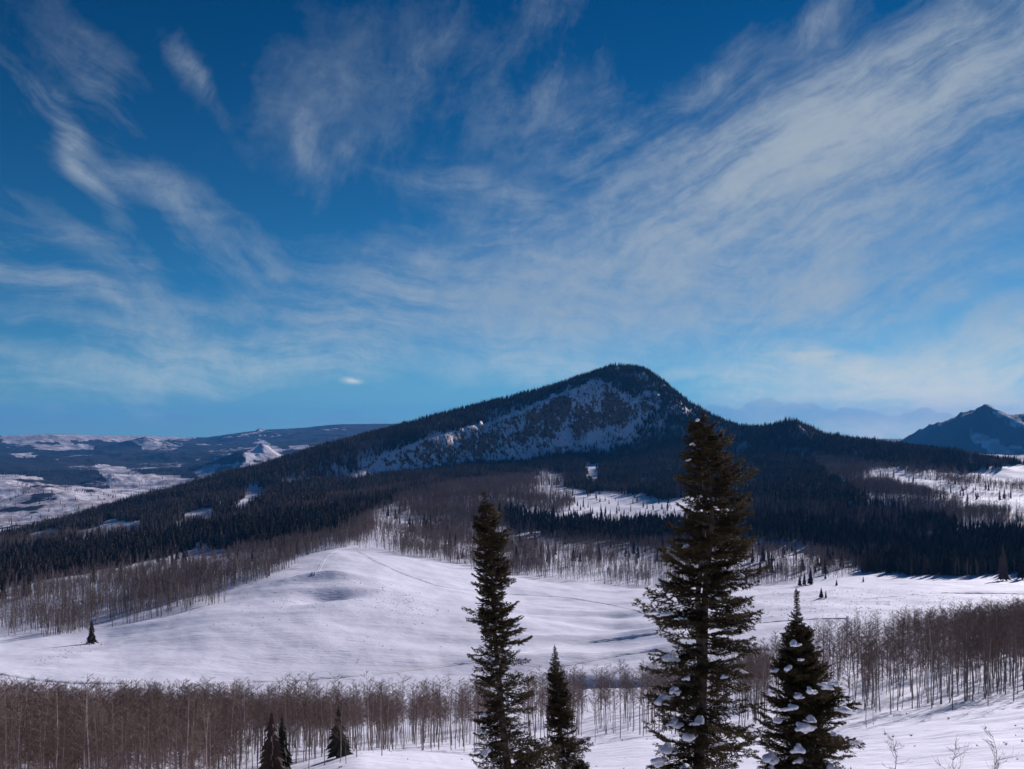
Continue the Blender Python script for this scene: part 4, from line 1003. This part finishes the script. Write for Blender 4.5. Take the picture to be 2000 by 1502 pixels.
big_fir('tall_fir', 1362, 1372, 797, 30, [(797, 3, 3, 1372), (815, 9, 10, 1373), (835, 30, 30, 1376), (870, 46, 46, 1379), (920, 54, 61, 1385), (980, 60, 66, 1390), (1020, 70, 76, 1391), (1060, 82, 84, 1388), (1090, 72, 78, 1385), (1130, 70, 80, 1380), (1160, 84, 92, 1377), (1200, 90, 96, 1376), (1260, 94, 98, 1374), (1330, 92, 96, 1372), (1400, 90, 102, 1370), (1450, 98, 108, 1368), (1502, 105, 112, 1366), (1650, 110, 115, 1362)],
        242, 5, 'tallest fir in front of the mountain, bushy narrow top and snow pillows below', (52, .12, .66, .07, .17), .24, (.02, .35),
        extra=[(1296, 1272, 26, -1.0), (1282, 1350, 26, -1.1), (1302, 1330, 18, -1.2), (1300, 1392, 20, -1.2), (1330, 1412, 28, -1.3), (1352, 1386, 20, -1.3), (1330, 1060, 10, -1.0), (1290, 1190, 16, -.9), (1385, 1155, 9, -1.3), (1316, 1195, 13, -1.1), (1358, 821, 9, -.35), (1345, 868, 8, -.5), (1338, 898, 8, -.6), (1290, 1440, 24, -1.2), (1275, 1462, 24, -1.2), (1328, 1304, 12, -1.3), (1392, 1298, 9, -1.5), (1434, 1292, 9, -1.3), (1387, 1420, 9, -1.6), (1322, 1470, 14, -1.4), (1430, 1116, 12, -1.0)],
        leaders=2, explicit=[(1122, -1, 108, -.05), (1112, 1, 118, .12), (1192, -1, 118, -.06), (1265, -1, 118, -.12), (1200, 1, 112, .05), (1245, 1, 108, -.12), (1330, -1, 108, .12), (1064, -1, 78, .15), (1160, 1, 92, .1), (1400, 1, 112, .0)], gap=.25)
big_fir('slim_fir', 1000, 943, 955, 36, [(955, 2, 2, 943), (975, 6, 6, 946), (1000, 18, 21, 950), (1050, 30, 33, 956), (1100, 33, 37, 960), (1150, 35, 36, 962), (1175, 26, 28, 962), (1200, 32, 44, 964), (1230, 36, 52, 966), (1270, 36, 52, 968), (1310, 44, 60, 974), (1350, 44, 66, 976), (1400, 46, 58, 980), (1450, 54, 78, 986), (1502, 54, 92, 992), (1650, 60, 95, 998)],
        255, 9, 'tall slim fir left of centre with a curved top and ragged lower boughs', (26, .1, .6, .06, .14), .20, (.05, .40),
        extra=[(950, 1449, 16, -1.2), (932, 1445, 11, -1.2), (972, 1290, 7, -1.0), (940, 1412, 9, -1.1), (945, 1380, 9, -1.1), (958, 1210, 5, -.9), (938, 1294, 7, -1), (975, 1494, 14, -1.2), (1052, 1430, 7, -1)],
        explicit=[(1196, -1, 62, .05), (1205, 1, 62, .25), (1172, -1, 34, .1), (1180, 1, 58, .5), (1345, 1, 74, .2), (1318, -1, 58, .05), (1468, 1, 110, .0), (1400, -1, 62, -.05)], gap=.25)
big_fir('fir_tree', 1108, 1083, 1262, 40, [(1262, 1.5, 1.5, 1083), (1290, 8, 8, 1084), (1320, 15, 17, 1087), (1360, 18, 22, 1090), (1400, 24, 30, 1093), (1440, 30, 42, 1097), (1502, 34, 54, 1103), (1650, 45, 62, 1108)],
        190, 14, 'medium fir with a pointed top just right of the slim tall fir', (22, .1, .7, .05, .11), .13, (.0, .5),
        extra=[(1075, 1443, 8, -1), (1100, 1466, 7, -1), (1068, 1406, 5, -.8)], explicit=[(1438, 1, 58, .1), (1330, 1, 26, .3), (1452, 1, 60, 0), (1322, -1, 22, .2)], gap=.15)
big_fir('snowy_fir', 1572, 1558, 1150, 27, [(1150, 1, 1, 1556), (1180, 4, 4, 1557), (1205, 9, 9, 1558), (1235, 22, 24, 1558), (1260, 30, 34, 1559), (1290, 42, 46, 1560), (1320, 48, 62, 1562), (1360, 60, 76, 1564), (1400, 76, 80, 1566), (1440, 90, 88, 1568), (1470, 98, 98, 1570), (1502, 104, 104, 1572), (1650, 100, 108, 1572)],
        240, 21, 'bushy fir laden with snow pillows and a bare spiky top', (90, .1, .86, .06, .15), .15, (-.05, .35),
        extra=[(1536, 1248, 15, -.7), (1522, 1292, 15, -.8), (1545, 1275, 9, -.8), (1590, 1322, 18, -1.0), (1608, 1316, 14, -1), (1560, 1330, 17, -1.1), (1536, 1340, 14, -1.1), (1524, 1358, 22, -1.2), (1540, 1392, 28, -1.3), (1558, 1380, 16, -1.3), (1622, 1368, 20, -1), (1531, 1430, 20, -1.5), (1530, 1450, 15, -1.5), (1552, 1475, 18, -1.6), (1590, 1465, 15, -1.6), (1478, 1455, 24, -1.2), (1482, 1480, 24, -1.2), (1500, 1388, 14, -1), (1430, 1492, 20, -1.2), (1598, 1404, 10, -1.4), (1612, 1474, 11, -1.4), (1500, 1300, 12, -.6), (1586, 1252, 10, -.5), (1660, 1498, 12, -1), (1650, 1430, 12, -.9), (1520, 1480, 14, -1.6)],
        explicit=[(1300, -1, 58, .1), (1245, -1, 36, .35), (1300, 1, 56, .45), (1362, 1, 80, .25), (1440, 1, 96, .1), (1420, -1, 88, .1), (1222, 1, 26, .5), (1205, -1, 22, .5)], gap=.15)
# second leader of the snowy fir and a low fir below the medium one
big_fir('fir_tree', 1148, 1135, 1482, 38, [(1482, 2, 2, 1135), (1500, 16, 14, 1137), (1560, 34, 34, 1143), (1650, 44, 44, 1148)], 110, 33, 'top of a low young fir at the bottom edge right of the medium fir', (5, .2, .8, .05, .1), .08, (.1, .5))

# bare young aspens in the bottom right
def sapling(u, vt, r, seed, label, spread):
    R = random.Random(seed); y = r*math.cos(math.atan((u-1000)/F)); x = (u-1000)/F*y; z = float(height(np.array([x]), np.array([y]))[0]); h = (HV-vt)/F*y-z
    e = empty('young_aspen', (x, y, z-.1)); tag(e, label, 'aspen tree')
    tr = MB(); pts = [Vector((.12*math.sin(k*1.1+seed)*k/8, 0, h*k/8)) for k in range(9)]; tr.tube(pts, [.03*(1-.85*k/8) for k in range(9)], 6); put('trunk', tr.mesh('sapling_trunk', [M_ATRUNK], True), e)
    for i in range(15):
        t = R.uniform(.35, 1); k = min(int(t*8), 7); p = pts[k].lerp(pts[k+1], t*8-k); b = MB(); a = R.uniform(0, 6.28); ln = spread*R.uniform(.4, 1)*(1.2-t*.5)
        path = [p]; d = Vector((math.cos(a), math.sin(a), R.uniform(.1, .9))).normalized()
        for s in range(4): d = (d+Vector((R.uniform(-.4, .4), R.uniform(-.4, .4), R.uniform(-.1, .35)))).normalized(); path.append(path[-1]+d*ln/4)
        b.tube(path, [.012, .010, .008, .006, .003], 4)
        for q in range(7):
            j = R.randrange(1, 5); dd = (d+Vector((R.uniform(-1, 1), R.uniform(-1, 1), R.uniform(-.4, .8)))).normalized(); b.tube([path[j], path[j]+dd*ln*.3, path[j]+dd*ln*.45+Vector((0, 0, ln*.1))], [.005, .004, .002], 3)
        put('branch', b.mesh('sapling_branch', [M_ATWIG]), e)
sapling(1748, 1432, 50, 3, 'thin bare young aspen nearest the snow-laden fir at the bottom right', .9)
sapling(1864, 1456, 46, 5, 'lowest bare young aspen in the middle of the bottom right snow', .9)
sapling(1943, 1432, 45, 8, 'widest bare young aspen at the bottom right corner', 1.2)

# ============================================================ air
def haze():
    hw = 22500; z0, z1 = float(Z_LOW)-1.5, float(Z_TOP)+20
    m = MB(); m.v = [(sx*hw, sy*hw, z) for z in (z0, z1) for sx, sy in ((-1, -1), (1, -1), (1, 1), (-1, 1))]
    m.f = [(0, 3, 2, 1), (4, 5, 6, 7), (0, 1, 5, 4), (1, 2, 6, 5), (2, 3, 7, 6), (3, 0, 4, 7)]; m.m = [0]*6
    mat = bpy.data.materials.new('thin_air'); mat.use_nodes = True; nt = mat.node_tree; nt.nodes.clear()
    v = nt.nodes.new('ShaderNodeVolumePrincipled'); o = nt.nodes.new('ShaderNodeOutputMaterial'); nt.links.new(v.outputs[0], o.inputs['Volume'])
    v.inputs['Color'].default_value = (.07, .38, .95, 1); v.inputs['Density'].default_value = 3.9e-5; v.inputs['Anisotropy'].default_value = .1
    ob = put('haze', m.mesh('haze', [mat])); tag(ob, 'thin blue air between the near slope and the far hills', None, None, 'stuff')
Z_LOW, Z_TOP = 1e9, 20
for o in list(COL.objects):
    if o.get('kind') == 'structure' and o.type == 'MESH':
        co = np.empty(len(o.data.vertices)*3, np.float32); o.data.vertices.foreach_get('co', co); zc = co[2::3]
        Z_LOW = min(Z_LOW, zc.min()); Z_TOP = max(Z_TOP, zc.max())
print('Z', Z_LOW, Z_TOP)
if True: haze()
